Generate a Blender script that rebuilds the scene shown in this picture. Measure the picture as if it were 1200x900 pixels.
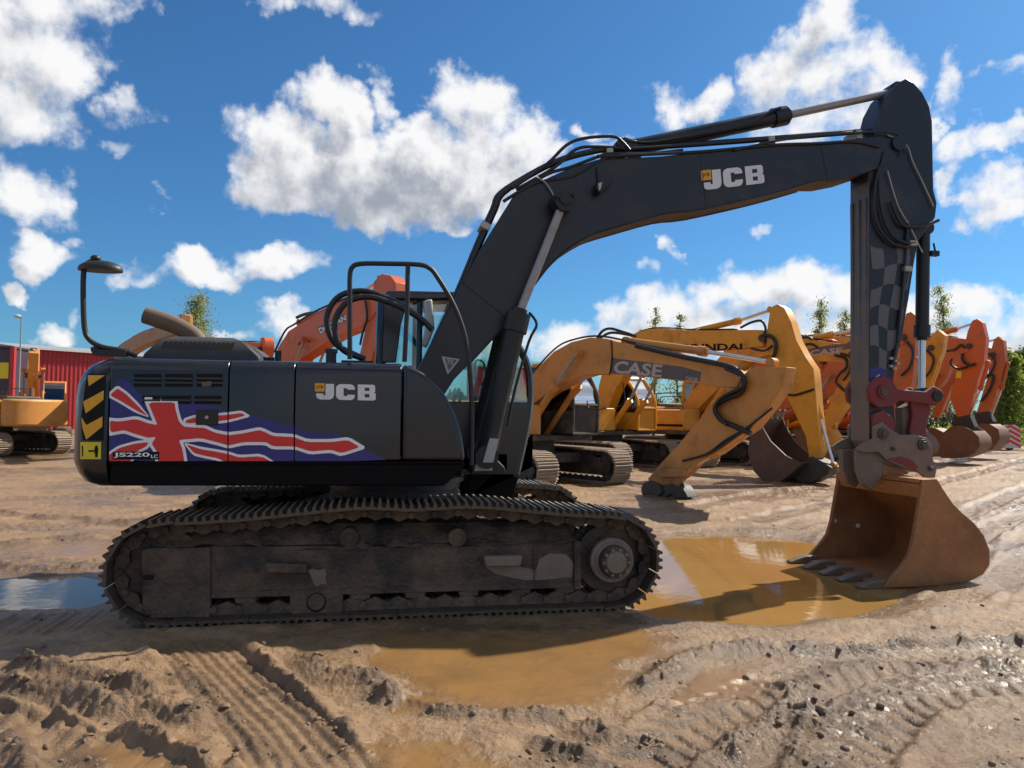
import bpy, bmesh, math, random
import numpy as np
from mathutils import Vector, Matrix
from mathutils.bvhtree import BVHTree

for o in list(bpy.data.objects): bpy.data.objects.remove(o)
R = math.radians
random.seed(7)
SC = bpy.context.scene
COL = SC.collection

# ------------------------------------------------------------------ camera
CAM = Vector((-0.1845, -7.4905, 1.6427)); YAW, PIT, ROL, FPX = 0.1790, 0.0414, 0.0106, 865.5
FW = Vector((math.sin(YAW)*math.cos(PIT), math.cos(YAW)*math.cos(PIT), math.sin(PIT)))
RT0 = Vector((math.cos(YAW), -math.sin(YAW), 0)); UP0 = RT0.cross(FW)
RT = RT0*math.cos(ROL) + UP0*math.sin(ROL); UPV = -RT0*math.sin(ROL) + UP0*math.cos(ROL)
FH = Vector((math.sin(YAW), math.cos(YAW), 0))
cd = bpy.data.cameras.new('camera'); cam = bpy.data.objects.new('camera', cd); COL.objects.link(cam)
cd.sensor_width = 36; cd.lens = 36*FPX/1200; cd.clip_start = .05; cd.clip_end = 6000
M = Matrix((RT, UPV, -FW)).transposed().to_4x4(); M.translation = CAM
cam.matrix_world = M
SC.camera = cam
SC.cycles.max_bounces = 6; SC.cycles.diffuse_bounces = 3; SC.cycles.glossy_bounces = 3; SC.cycles.transparent_max_bounces = 14; SC.cycles.use_denoising = True
SC.render.resolution_x, SC.render.resolution_y = 1024, 768

def ray(px, py): return FW + RT*((px-600)/FPX) - UPV*((py-450)/FPX)
def ground(px, py, z=0.0):
    d = ray(px, py); t = (z-CAM.z)/d.z
    return CAM + d*t
def latdep(lat, dep): return Vector((CAM.x, CAM.y, 0)) + RT0*lat + FH*dep

# ------------------------------------------------------------------ light and sky
SUN_DIR = Vector((0.93, 0.41, 1.0)).normalized()          # towards the sun
SUN_EL = math.asin(SUN_DIR.z); SUN_AZ = math.atan2(SUN_DIR.x, SUN_DIR.y)
sd = bpy.data.lights.new('sun', 'SUN'); sd.energy = 4.0; sd.angle = R(.53); sd.color = (1, .92, .79)
sun = bpy.data.objects.new('sun', sd); COL.objects.link(sun)
sun.rotation_euler = SUN_DIR.to_track_quat('Z', 'Y').to_euler(); sun.location = (0, 0, 30)
SC.view_settings.view_transform = 'Standard'; SC.view_settings.look = 'None'
SC.view_settings.exposure = 0.75; SC.view_settings.gamma = 1

W = bpy.data.worlds.new('World'); SC.world = W; W.use_nodes = True
SKY_STRENGTH = 0.060

def azel(px, py):
    d = ray(px, py).normalized()
    return math.atan2(d.dot(RT0), d.dot(FH)), math.asin(d.z)
# clouds: centre and half-size (photo pixels turned into azimuth and elevation), weight
CL = [(320,168,48,40,1.15),(385,128,38,34,1.15),(440,118,22,30,1),(560,122,52,38,1.15),(592,160,46,60,1.15),(330,205,62,44,1.15),
 (440,200,110,55,1.7),(535,205,90,55,1.7),(440,250,50,28,1.3),(490,235,70,30,1.5),(622,190,25,35,.8),
 (518,266,42,11,.8),(196,234,11,12,.5),
 (25,40,80,75,1),(40,125,62,62,1),(80,95,35,40,.7),(60,5,70,30,.8),(155,132,24,18,.5),(160,178,24,8,.4),(15,232,58,36,.9),(62,252,28,15,.7),
 (30,300,52,20,.9),(5,335,16,10,.7),(370,10,70,14,.5),(130,6,36,16,.5),(85,285,10,8,.3),
 (152,318,28,16,.6),(225,320,52,19,1),(205,312,22,16,.8),(328,310,54,21,1),(350,302,22,18,.9),(318,380,42,20,.9),(340,368,20,16,.8),(75,386,28,10,.5),(108,372,14,9,.5),
 (985,28,38,45,1),(955,85,82,40,1),(1040,85,34,32,.9),(898,98,34,34,.9),(920,135,60,36,.7),(1010,135,60,34,.8),(960,45,34,34,.8),
 (778,130,17,30,.7),(822,128,34,20,.7),(683,158,24,9,.5),(700,180,30,12,.5),
 (1122,96,22,24,.6),(1096,130,15,26,.8),(1160,155,60,20,.9),(1130,196,18,20,.8),(1178,212,38,26,.9),(1188,242,40,26,.9),(1188,85,28,14,.6),
 (797,290,11,20,.6),(760,320,10,8,.3),(900,268,14,6,.3),
 (680,388,62,26,.9),(758,376,62,30,1),(832,356,42,26,1),(882,352,44,30,1),(945,345,60,36,1),(1000,360,60,36,1),(1060,370,60,30,.9),(1112,346,52,28,1),(1162,362,52,24,.9),
 (700,412,140,22,.9),(900,400,180,36,1),(1100,400,160,30,1),(1240,380,80,40,1),(610,405,60,24,.8),(60,420,60,10,.4),(250,395,40,8,.3)]

def cloud_group():
    g = bpy.data.node_groups.new('cloud_density', 'ShaderNodeTree')
    g.interface.new_socket('P', in_out='INPUT', socket_type='NodeSocketVector')
    g.interface.new_socket('D', in_out='OUTPUT', socket_type='NodeSocketFloat')
    N, L = g.nodes, g.links
    gi = N.new('NodeGroupInput'); go = N.new('NodeGroupOutput')
    def vm(op, a, b=None, c=None):
        n = N.new('ShaderNodeVectorMath'); n.operation = op
        for i, v in enumerate((a, b, c)):
            if v is None: continue
            if isinstance(v, (tuple, list)): n.inputs[i].default_value = v
            else: L.new(v, n.inputs[i])
        return n
    def mt(op, a, b=None, c=None):
        n = N.new('ShaderNodeMath'); n.operation = op
        for i, v in enumerate((a, b, c)):
            if v is None: continue
            if isinstance(v, (int, float)): n.inputs[i].default_value = v
            else: L.new(v, n.inputs[i])
        return n.outputs[0]
    def noise(scale, detail, rough=.55):
        n = N.new('ShaderNodeTexNoise'); n.noise_dimensions = '2D'; n.inputs['Scale'].default_value = scale
        n.inputs['Detail'].default_value = detail; n.inputs['Roughness'].default_value = rough
        L.new(gi.outputs[0], n.inputs['Vector']); return n
    n1 = noise(7, 3)
    w = vm('SUBTRACT', n1.outputs['Color'], (.5, .5, .5)).outputs[0]
    q = vm('MULTIPLY_ADD', w, (.11, .085, 0), gi.outputs[0]).outputs[0]
    n4 = noise(24, 4, .6); w2 = vm('SUBTRACT', n4.outputs['Color'], (.5, .5, .5)).outputs[0]
    q = vm('MULTIPLY_ADD', w2, (.05, .04, 0), q).outputs[0]
    acc = None
    for (cx, cy, rx, ry, wt) in CL:
        a, e = azel(cx, cy); a2, _ = azel(cx+rx, cy); _, e2 = azel(cx, cy-ry)
        sx, sy = max(a2-a, .004), max(e2-e, .004)
        s = vm('MULTIPLY_ADD', q, (1/sx, 1/sy, 0), (-a/sx, -e/sy, 0)).outputs[0]
        d = vm('DOT_PRODUCT', s, s).outputs['Value']
        v = mt('MULTIPLY_ADD', d, -.5*wt, wt*.62)
        acc = v if acc is None else mt('SMOOTH_MAX', acc, v, .22)
    n2 = noise(20, 8, .56)
    det = mt('MULTIPLY_ADD', n2.outputs['Fac'], 1.5, -.77)
    acc = mt('ADD', mt('MAXIMUM', acc, -1.5), det)
    # sky goes on outside the picture, its cloud cover raised to brighten the ambient light
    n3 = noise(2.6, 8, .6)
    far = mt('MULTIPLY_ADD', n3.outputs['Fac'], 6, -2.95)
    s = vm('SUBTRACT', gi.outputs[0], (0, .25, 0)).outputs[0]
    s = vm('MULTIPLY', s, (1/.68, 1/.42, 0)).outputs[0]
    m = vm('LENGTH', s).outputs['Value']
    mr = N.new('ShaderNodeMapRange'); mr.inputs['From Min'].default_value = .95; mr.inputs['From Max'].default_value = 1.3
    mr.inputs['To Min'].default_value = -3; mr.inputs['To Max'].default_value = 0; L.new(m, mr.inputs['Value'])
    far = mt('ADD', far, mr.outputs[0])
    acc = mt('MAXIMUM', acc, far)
    L.new(acc, go.inputs[0])
    return g

def build_world():
    nt = W.node_tree; N, L = nt.nodes, nt.links; N.clear()
    out = N.new('ShaderNodeOutputWorld'); bg = N.new('ShaderNodeBackground'); L.new(bg.outputs[0], out.inputs[0])
    bg.inputs['Strength'].default_value = SKY_STRENGTH
    sky = N.new('ShaderNodeTexSky'); sky.sky_type = 'NISHITA'; sky.sun_disc = False
    sky.sun_elevation = SUN_EL; sky.sun_rotation = SUN_AZ; sky.air_density = 1.0; sky.dust_density = .6; sky.ozone_density = 1.5
    hs = N.new('ShaderNodeMix'); hs.data_type = 'RGBA'; hs.blend_type = 'MULTIPLY'; hs.inputs['Factor'].default_value = 1
    L.new(sky.outputs[0], hs.inputs['A']); hs.inputs['B'].default_value = (.36, .76, 1.10, 1)     # deep clean-air blue
    tc = N.new('ShaderNodeTexCoord')
    def dot(v):
        n = N.new('ShaderNodeVectorMath'); n.operation = 'DOT_PRODUCT'; L.new(tc.outputs['Generated'], n.inputs[0]); n.inputs[1].default_value = v
        return n.outputs['Value']
    at = N.new('ShaderNodeMath'); at.operation = 'ARCTAN2'; L.new(dot(RT0), at.inputs[0]); L.new(dot(FH), at.inputs[1])
    el = N.new('ShaderNodeMath'); el.operation = 'ARCSINE'; L.new(dot((0, 0, 1)), el.inputs[0])
    cb = N.new('ShaderNodeCombineXYZ'); L.new(at.outputs[0], cb.inputs[0]); L.new(el.outputs[0], cb.inputs[1])
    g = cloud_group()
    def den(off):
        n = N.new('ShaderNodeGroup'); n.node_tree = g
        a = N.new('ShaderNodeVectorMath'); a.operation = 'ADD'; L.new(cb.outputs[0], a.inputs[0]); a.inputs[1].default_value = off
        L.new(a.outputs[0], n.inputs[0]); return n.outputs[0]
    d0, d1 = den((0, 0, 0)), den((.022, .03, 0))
    def mr(v, a, b, lo, hi):
        n = N.new('ShaderNodeMapRange'); n.interpolation_type = 'SMOOTHSTEP'; L.new(v, n.inputs['Value'])
        n.inputs['From Min'].default_value = a; n.inputs['From Max'].default_value = b
        n.inputs['To Min'].default_value = lo; n.inputs['To Max'].default_value = hi; return n.outputs[0]
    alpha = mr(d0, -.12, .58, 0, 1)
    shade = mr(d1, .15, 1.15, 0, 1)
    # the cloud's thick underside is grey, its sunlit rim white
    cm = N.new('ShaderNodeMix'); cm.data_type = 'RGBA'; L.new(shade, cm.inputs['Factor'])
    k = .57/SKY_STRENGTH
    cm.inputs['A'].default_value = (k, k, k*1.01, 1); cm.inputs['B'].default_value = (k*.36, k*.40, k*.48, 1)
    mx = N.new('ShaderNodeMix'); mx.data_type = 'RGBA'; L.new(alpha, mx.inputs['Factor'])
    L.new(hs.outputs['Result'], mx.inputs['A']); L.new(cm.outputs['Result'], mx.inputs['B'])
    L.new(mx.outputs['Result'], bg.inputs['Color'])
build_world()
W.cycles.sampling_method = 'NONE'

# ------------------------------------------------------------------ materials
def nodes_of(name):
    m = bpy.data.materials.new(name); m.use_nodes = True; nt = m.node_tree
    return m, nt, nt.nodes['Principled BSDF']
def paint(name, col, rough=.45, metal=0, dirt=(.20, .14, .09), amt=.25, scale=3.0, zmud=None, vary=.12, bump=.0, coat=0, fine=30):
    """painted or bare surface with patches of dust and mud; zmud = (height below which mud is thick, above which none)"""
    m, nt, b = nodes_of(name); N, L = nt.nodes, nt.links
    tc = N.new('ShaderNodeTexCoord')
    geo = N.new('ShaderNodeNewGeometry')
    n1 = N.new('ShaderNodeTexNoise'); n1.inputs['Scale'].default_value = scale; n1.inputs['Detail'].default_value = 8; n1.inputs['Roughness'].default_value = .65
    n2 = N.new('ShaderNodeTexNoise'); n2.inputs['Scale'].default_value = fine; n2.inputs['Detail'].default_value = 4
    L.new(geo.outputs['Position'], n1.inputs['Vector']); L.new(geo.outputs['Position'], n2.inputs['Vector'])
    r = N.new('ShaderNodeMapRange'); r.inputs['From Min'].default_value = .62-amt*.35; r.inputs['From Max'].default_value = .78
    r.inputs['To Max'].default_value = min(1, amt*2.2); L.new(n1.outputs['Fac'], r.inputs['Value'])
    fac = r.outputs[0]
    if zmud:
        sp = N.new('ShaderNodeSeparateXYZ'); L.new(geo.outputs['Position'], sp.inputs[0])
        z = N.new('ShaderNodeMapRange'); z.inputs['From Min'].default_value = zmud[0]; z.inputs['From Max'].default_value = zmud[1]
        z.inputs['To Min'].default_value = 1; z.inputs['To Max'].default_value = 0; L.new(sp.outputs['Z'], z.inputs['Value'])
        ad = N.new('ShaderNodeMath'); ad.operation = 'MULTIPLY_ADD'; L.new(n1.outputs['Fac'], ad.inputs[0]); ad.inputs[1].default_value = 2.2; ad.inputs[2].default_value = -1.1
        a2 = N.new('ShaderNodeMath'); a2.operation = 'ADD'; L.new(z.outputs[0], a2.inputs[0]); L.new(ad.outputs[0], a2.inputs[1]); a2.use_clamp = True
        a3 = N.new('ShaderNodeMath'); a3.operation = 'MAXIMUM'; L.new(a2.outputs[0], a3.inputs[0]); L.new(fac, a3.inputs[1]); fac = a3.outputs[0]
    v = N.new('ShaderNodeMix'); v.data_type = 'RGBA'; L.new(n2.outputs['Fac'], v.inputs['Factor'])
    v.inputs['A'].default_value = (*[c*(1-vary) for c in col], 1); v.inputs['B'].default_value = (*[min(1, c*(1+vary)) for c in col], 1)
    mx = N.new('ShaderNodeMix'); mx.data_type = 'RGBA'; L.new(fac, mx.inputs['Factor']); L.new(v.outputs['Result'], mx.inputs['A'])
    mx.inputs['B'].default_value = (*dirt, 1); L.new(mx.outputs['Result'], b.inputs['Base Color'])
    rr = N.new('ShaderNodeMix'); rr.data_type = 'FLOAT'; L.new(fac, rr.inputs['Factor']); rr.inputs['A'].default_value = rough; rr.inputs['B'].default_value = .85
    L.new(rr.outputs['Result'], b.inputs['Roughness'])
    if metal:
        mm = N.new('ShaderNodeMix'); mm.data_type = 'FLOAT'; L.new(fac, mm.inputs['Factor']); mm.inputs['A'].default_value = metal; mm.inputs['B'].default_value = 0
        L.new(mm.outputs['Result'], b.inputs['Metallic'])
    if coat: b.inputs['Coat Weight'].default_value = coat; b.inputs['Coat Roughness'].default_value = .12
    if bump:
        bp = N.new('ShaderNodeBump'); bp.inputs['Strength'].default_value = bump; bp.inputs['Distance'].default_value = .02
        s = N.new('ShaderNodeMath'); s.operation = 'ADD'; L.new(n1.outputs['Fac'], s.inputs[0]); L.new(n2.outputs['Fac'], s.inputs[1])
        L.new(s.outputs[0], bp.inputs['Height']); L.new(bp.outputs[0], b.inputs['Normal'])
    return m
def glass_mat(name, tint, refl=.06):
    m, nt, b = nodes_of(name); N, L = nt.nodes, nt.links; N.remove(b)
    out = N['Material Output']; t = N.new('ShaderNodeBsdfTransparent'); t.inputs[0].default_value = (*tint, 1)
    gl = N.new('ShaderNodeBsdfGlossy'); gl.inputs['Roughness'].default_value = .03
    lw = N.new('ShaderNodeFresnel'); lw.inputs['IOR'].default_value = 1.5
    ad = N.new('ShaderNodeMath'); ad.operation = 'ADD'; ad.inputs[1].default_value = refl; L.new(lw.outputs[0], ad.inputs[0])
    mx = N.new('ShaderNodeMixShader'); L.new(ad.outputs[0], mx.inputs[0]); L.new(t.outputs[0], mx.inputs[1]); L.new(gl.outputs[0], mx.inputs[2])
    L.new(mx.outputs[0], out.inputs[0]); return m

MUDC = (.165, .105, .062)
m_body = paint('navy_black_paint', (.0085, .0105, .0155), .26, dirt=(.045, .042, .04), amt=.14, scale=1.7, vary=.2, coat=.25)
m_boom = paint('navy_boom_paint', (.0095, .0125, .020), .36, dirt=(.075, .070, .066), amt=.3, scale=2.3, vary=.2)
m_boom_under = paint('brown_underside', (.035, .028, .025), .6, dirt=(.22, .10, .045), amt=.5, scale=3.5)  # dark with brown patches, for the boom's downward faces
m_black = paint('black_plastic', (.014, .014, .015), .5, dirt=(.07, .055, .042), amt=.1)
m_hood = paint('dusty_charcoal', (.030, .030, .031), .6, dirt=(.09, .075, .06), amt=.25, scale=4)
m_skirt = paint('black_skirt', (.004, .0042, .005), .6, dirt=(.04, .03, .024), amt=.05)
m_skirt.node_tree.nodes['Principled BSDF'].inputs['Specular IOR Level'].default_value = .12
m_gap = paint('dark_gap', (.003, .003, .003), .9, amt=0)
m_rubber = paint('black_rubber', (.011, .011, .012), .42, dirt=(.09, .07, .05), amt=.08)
m_chrome = paint('chrome_rod', (.62, .62, .64), .28, metal=.9, dirt=(.25, .2, .16), amt=.12, scale=6)
m_rod_dull = paint('dull_rod', (.33, .31, .30), .45, metal=.5, dirt=(.2, .15, .11), amt=.25, scale=6)
m_steel = paint('worn_steel', (.10, .085, .07), .55, metal=.35, dirt=MUDC, amt=.4, bump=.3)
m_shoe = paint('muddy_track_steel', (.10, .078, .058), .45, metal=.45, dirt=(.10, .066, .041), amt=.5, scale=5, bump=.5)
m_under = paint('muddy_undercarriage', (.026, .021, .017), .55, dirt=(.185, .122, .075), amt=.62, scale=4.0, zmud=(-.25, .55), bump=.8)
m_tip = paint('polished_grouser_edge', (.42, .37, .31), .32, metal=.7, dirt=(.16, .105, .065), amt=.45, scale=9)
m_caked = paint('caked_mud', (.085, .058, .038), .85, dirt=(.13, .085, .052), amt=.5, scale=7, bump=1.0)
m_under_pale = paint('pale_scraped_steel', (.22, .19, .155), .6, dirt=MUDC, amt=.85, scale=5, bump=.3)
m_bucket = paint('rusty_bucket', (.36, .150, .050), .55, dirt=(.19, .085, .036), amt=.55, scale=2.2, vary=.25, bump=.25, zmud=(-.3, .1))
m_tooth = paint('worn_tooth', (.20, .145, .10), .45, metal=.4, dirt=(.17, .10, .055), amt=.4, scale=8)
m_hitch = paint('muddy_hitch', (.17, .13, .10), .65, dirt=(.25, .18, .125), amt=.5, scale=7, bump=.4)
m_red = paint('red_link', (.19, .014, .018), .5, dirt=(.13, .075, .058), amt=.5, scale=6)
m_scrape = paint('scraped_arm_plate', (.10, .10, .105), .45, dirt=(.22, .15, .11), amt=.5, scale=5, zmud=(1.2, 3.4))
m_grey_check = paint('grey_check', (.11, .112, .118), .5, dirt=(.09, .08, .07), amt=.12)
m_white = paint('white_vinyl', (.84, .84, .86), .45, dirt=(.45, .4, .36), amt=.1)
m_fred = paint('flag_red', (.66, .030, .026), .42, dirt=(.3, .1, .08), amt=.05)
m_fblue = paint('flag_blue', (.026, .026, .19), .42, dirt=(.05, .04, .09), amt=.05)
m_logo = paint('logo_white', (.72, .72, .73), .5, dirt=(.3, .28, .26), amt=.15)
m_yel = paint('sign_yellow', (.72, .36, .015), .45, dirt=(.3, .2, .1), amt=.1)
m_yel2 = paint('label_yellow', (.70, .55, .02), .45, dirt=(.3, .25, .1), amt=.1)
m_lbl = paint('grey_label', (.45, .45, .44), .5, dirt=(.2, .17, .15), amt=.2)
m_exh = paint('dusty_exhaust', (.14, .095, .062), .7, dirt=(.2, .14, .09), amt=.4, scale=6)
m_glass = glass_mat('green_tint_glass', (.84, .93, .915))
m_glass2 = glass_mat('dirty_glass', (.16, .20, .19), .10)
m_clamp = paint('zinc_clamp', (.42, .40, .35), .5, metal=.5, dirt=(.2, .16, .12), amt=.2)
m_amber = paint('amber_lens', (.55, .20, .03), .25, amt=.03)
m_seat = paint('seat_cloth', (.02, .02, .022), .9, amt=.05)
m_case = paint('tan_yellow_paint', (.58, .245, .050), .5, dirt=(.20, .11, .055), amt=.34, scale=2.4, vary=.10, zmud=(.1, 1.1))
m_hyun = paint('yellow_paint', (.68, .295, .014), .45, dirt=(.24, .115, .04), amt=.32, scale=2.6, vary=.1, zmud=(.1, 1.0))
m_cas2 = paint('amber_yellow_paint', (.62, .265, .022), .5, dirt=(.30, .16, .07), amt=.42, scale=2, zmud=(.1, 1.0))
m_oran = paint('orange_paint', (.58, .10, .014), .45, dirt=(.30, .12, .06), amt=.36, scale=1.8, zmud=(.1, 1.0))
m_oran2 = paint('faded_orange_paint', (.50, .125, .028), .55, dirt=(.28, .14, .08), amt=.42, scale=1.8, zmud=(.1, 1.0))
m_brown = paint('dusty_tan_paint', (.34, .18, .085), .6, dirt=(.22, .15, .1), amt=.4, scale=1.8)
m_bgtrack = paint('dry_mud_track', (.30, .23, .165), .6, metal=.1, dirt=(.36, .27, .185), amt=.5, scale=4, bump=.4)
m_bgdark = paint('dark_chassis', (.035, .03, .026), .6, dirt=(.17, .125, .085), amt=.45, scale=3)

# ------------------------------------------------------------------ mesh helpers
class MB:
    def __init__(s): s.v = []; s.f = []; s.m = []
    def add(s, vs, fs, m=0):
        b = len(s.v); s.v += [tuple(v) for v in vs]
        for f in fs: s.f.append([i+b for i in f]); s.m.append(m)
    def box(s, x0, x1, y0, y1, z0, z1, m=0):
        s.add([(x0,y0,z0),(x1,y0,z0),(x1,y1,z0),(x0,y1,z0),(x0,y0,z1),(x1,y0,z1),(x1,y1,z1),(x0,y1,z1)],
              [(0,3,2,1),(4,5,6,7),(0,1,5,4),(1,2,6,5),(2,3,7,6),(3,0,4,7)], m); return s
    def prism(s, pts, y0, y1, m=0, mside=None):
        n = len(pts); ar = sum(pts[i][0]*pts[(i+1)%n][1]-pts[(i+1)%n][0]*pts[i][1] for i in range(n))
        if ar < 0: pts = pts[::-1]
        s.add([(p[0], y0, p[1]) for p in pts]+[(p[0], y1, p[1]) for p in pts], [list(range(n)), list(range(2*n-1, n-1, -1))], m)
        b = len(s.v)-2*n
        for i in range(n):
            j = (i+1) % n; s.f.append([b+i, b+n+i, b+n+j, b+j]); s.m.append(m if mside is None else mside)
        return s
    def xprism(s, prof, x0, x1, m=0):
        n = len(prof)
        s.add([(x0, p[0], p[1]) for p in prof]+[(x1, p[0], p[1]) for p in prof],
              [list(range(n)), list(range(2*n-1, n-1, -1))]+[[i, n+i, n+(i+1)%n, (i+1)%n] for i in range(n)], m); return s
    def zprism(s, prof, z0, z1, m=0):
        n = len(prof)
        s.add([(p[0], p[1], z0) for p in prof]+[(p[0], p[1], z1) for p in prof],
              [list(range(n)), list(range(2*n-1, n-1, -1))]+[[i, n+i, n+(i+1)%n, (i+1)%n] for i in range(n)], m); return s
    def cyl(s, p0, p1, r0, r1=None, n=16, m=0):
        r1 = r0 if r1 is None else r1
        p0, p1 = Vector(p0), Vector(p1); d = (p1-p0).normalized()
        a = d.orthogonal().normalized(); b = d.cross(a)
        vs = []
        for p, r in ((p0, r0), (p1, r1)):
            for i in range(n):
                t = 2*math.pi*i/n; vs.append(p+a*(r*math.cos(t))+b*(r*math.sin(t)))
        s.add(vs, [list(range(n))[::-1], list(range(n, 2*n))]+[[i, (i+1)%n, n+(i+1)%n, n+i] for i in range(n)], m); return s
    def tube(s, path, r, n=8, m=0, closed=False):
        P = [Vector(p) for p in path]; k = len(P); vs = []; prev = None
        for i, p in enumerate(P):
            t = (P[(i+1)%k]-P[i-1]) if closed else (P[min(i+1, k-1)]-P[max(i-1, 0)])
            t.normalize()
            a = t.orthogonal().normalized() if prev is None else (prev-t*prev.dot(t)).normalized()
            prev = a; b = t.cross(a); rr = r[i] if isinstance(r, (list, tuple)) else r
            for j in range(n):
                q = 2*math.pi*j/n; vs.append(p+a*(rr*math.cos(q))+b*(rr*math.sin(q)))
        fs = []
        for i in range(k if closed else k-1):
            for j in range(n):
                fs.append([i*n+j, i*n+(j+1)%n, ((i+1)%k)*n+(j+1)%n, ((i+1)%k)*n+j])
        if not closed: fs += [list(range(n))[::-1], list(range((k-1)*n, k*n))]
        s.add(vs, fs, m); return s
    def ell(s, c, rx, ry, rz, nu=14, nv=8, zmin=-1.0, m=0):
        vs = []; fs = []
        for i in range(nv+1):
            ph = math.asin(max(zmin, -1))+(math.pi/2-math.asin(zmin))*i/nv
            for j in range(nu):
                t = 2*math.pi*j/nu; vs.append((c[0]+rx*math.cos(ph)*math.cos(t), c[1]+ry*math.cos(ph)*math.sin(t), c[2]+rz*math.sin(ph)))
        for i in range(nv):
            for j in range(nu): fs.append([i*nu+j, i*nu+(j+1)%nu, (i+1)*nu+(j+1)%nu, (i+1)*nu+j])
        fs.append(list(range(nu))[::-1]); s.add(vs, fs, m); return s
    def mesh(s, name, mats, recalc=True, smooth=35):
        me = bpy.data.meshes.new(name); me.from_pydata(s.v, [], s.f)
        for mm in (mats if isinstance(mats, (list, tuple)) else [mats]): me.materials.append(mm)
        me.polygons.foreach_set('material_index', s.m)
        if recalc:
            bm = bmesh.new(); bm.from_mesh(me); bmesh.ops.recalc_face_normals(bm, faces=bm.faces); bm.to_mesh(me); bm.free()
        if smooth:
            me.polygons.foreach_set('use_smooth', [True]*len(me.polygons)); me.set_sharp_from_angle(angle=R(smooth))
        me.update(); return me
    def build(s, name, mats, parent=None, bevel=0, smooth=35, seg=2, recalc=True):
        o = bpy.data.objects.new(name, s.mesh(name, mats, recalc, smooth)); COL.objects.link(o)
        if parent: o.parent = parent
        if bevel:
            b = o.modifiers.new('bevel', 'BEVEL'); b.width = bevel; b.segments = seg; b.limit_method = 'ANGLE'; b.angle_limit = R(40); b.harden_normals = False
        return o

def tag(o, label=None, cat=None, group=None, kind=None):
    for k, v in (('label', label), ('category', cat), ('group', group), ('kind', kind)):
        if v: o[k] = v
    return o
def empty(name, loc=(0, 0, 0), rz=0, parent=None):
    o = bpy.data.objects.new(name, None); COL.objects.link(o); o.location = loc; o.rotation_euler = (0, 0, rz); o.empty_display_size = .3
    if parent: o.parent = parent
    return o
def link_copy(mesh, name, parent, mat):
    o = bpy.data.objects.new(name, mesh); COL.objects.link(o); o.parent = parent; o.matrix_local = mat; return o
def crom(pts, k=6):
    P = [Vector(p) for p in pts]; out = []
    for i in range(len(P)-1):
        a, b, c, d = P[max(i-1, 0)], P[i], P[i+1], P[min(i+2, len(P)-1)]
        for j in range(k):
            t = j/k; out.append(.5*((2*b)+(c-a)*t+(2*a-5*b+4*c-d)*t*t+(3*b-a-3*c+d)*t**3))
    out.append(P[-1]); return out
class Frame:
    """a machine's own axes: x ahead, y to its left, z up"""
    def __init__(s, origin, h):
        s.o = Vector((origin[0], origin[1], 0)); h = Vector((h[0], h[1], 0)).normalized(); s.h = h; s.n = Vector((-h.y, h.x, 0)); s.rz = math.atan2(h.y, h.x)
    def U(s, px, py, q):
        d = ray(px, py); t = (q-(CAM-s.o).dot(s.n))/d.dot(s.n); p = CAM+d*t-s.o
        return (p.dot(s.h), p.z)
    def P(s, pts, q): return [s.U(a, b, q) for a, b in pts]
    def T(s, px, py, q): a = s.U(px, py, q); return Vector((a[0], q, a[1]))
    def path(s, pts, q): return [s.T(a, b, q) for a, b in pts]
MAIN = Frame((0, 0), (1, 0))

def flat(polys, q, name, mat, parent, thick=None):
    """thin printed shapes lying on a side face: list of (x, z) polygons at y = q"""
    mb = MB()
    for p in polys:
        if len(p) < 3: continue
        n = len(p); ar = sum(p[i][0]*p[(i+1)%n][1]-p[(i+1)%n][0]*p[i][1] for i in range(n))
        if ar < 0: p = p[::-1]
        mb.add([(a, q, b) for a, b in p], [list(range(n))])
    return mb.build(name, mat, parent, smooth=0, recalc=False)
def clip(poly, axis, lim, keep_less):
    out = []; n = len(poly)
    for i in range(n):
        a, b = poly[i], poly[(i+1) % n]
        ia = (a[axis] <= lim) == keep_less; ib = (b[axis] <= lim) == keep_less
        if ia: out.append(a)
        if ia != ib:
            t = (lim-a[axis])/(b[axis]-a[axis]); out.append((a[0]+(b[0]-a[0])*t, a[1]+(b[1]-a[1])*t))
    return out
def grow(poly, d):
    n = len(poly); ar = sum(poly[i][0]*poly[(i+1)%n][1]-poly[(i+1)%n][0]*poly[i][1] for i in range(n)); sg = 1 if ar > 0 else -1
    out = []
    for i in range(n):
        p, a, b = Vector(poly[i]), Vector(poly[i-1]), Vector(poly[(i+1) % n])
        n1 = (p-a).normalized(); n2 = (b-p).normalized()
        n1 = Vector((n1.y, -n1.x))*sg; n2 = Vector((n2.y, -n2.x))*sg
        m = n1+n2; m = m/max(m.length_squared/2, .35) if m.length > 1e-6 else n1
        out.append(tuple(p+m*d))
    return out
def quadmap(quad):
    (tl, tr, br, bl) = [Vector(q) for q in quad]
    return lambda u, v: tuple((bl*(1-u)+br*u)*(1-v)+(tl*(1-u)+tr*u)*v)
def text_mesh(txt, bold=.02):
    c = bpy.data.curves.new('t', 'FONT'); c.body = txt; c.size = 1; c.offset = bold; c.resolution_u = 3
    o = bpy.data.objects.new('t', c); COL.objects.link(o); bpy.context.view_layer.update()
    me = bpy.data.meshes.new_from_object(o.evaluated_get(bpy.context.evaluated_depsgraph_get()))
    vs = [(v.co.x, v.co.y) for v in me.vertices]; fs = [list(p.vertices) for p in me.polygons]
    bpy.data.objects.remove(o); bpy.data.curves.remove(c); bpy.data.meshes.remove(me)
    return vs, fs
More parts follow.
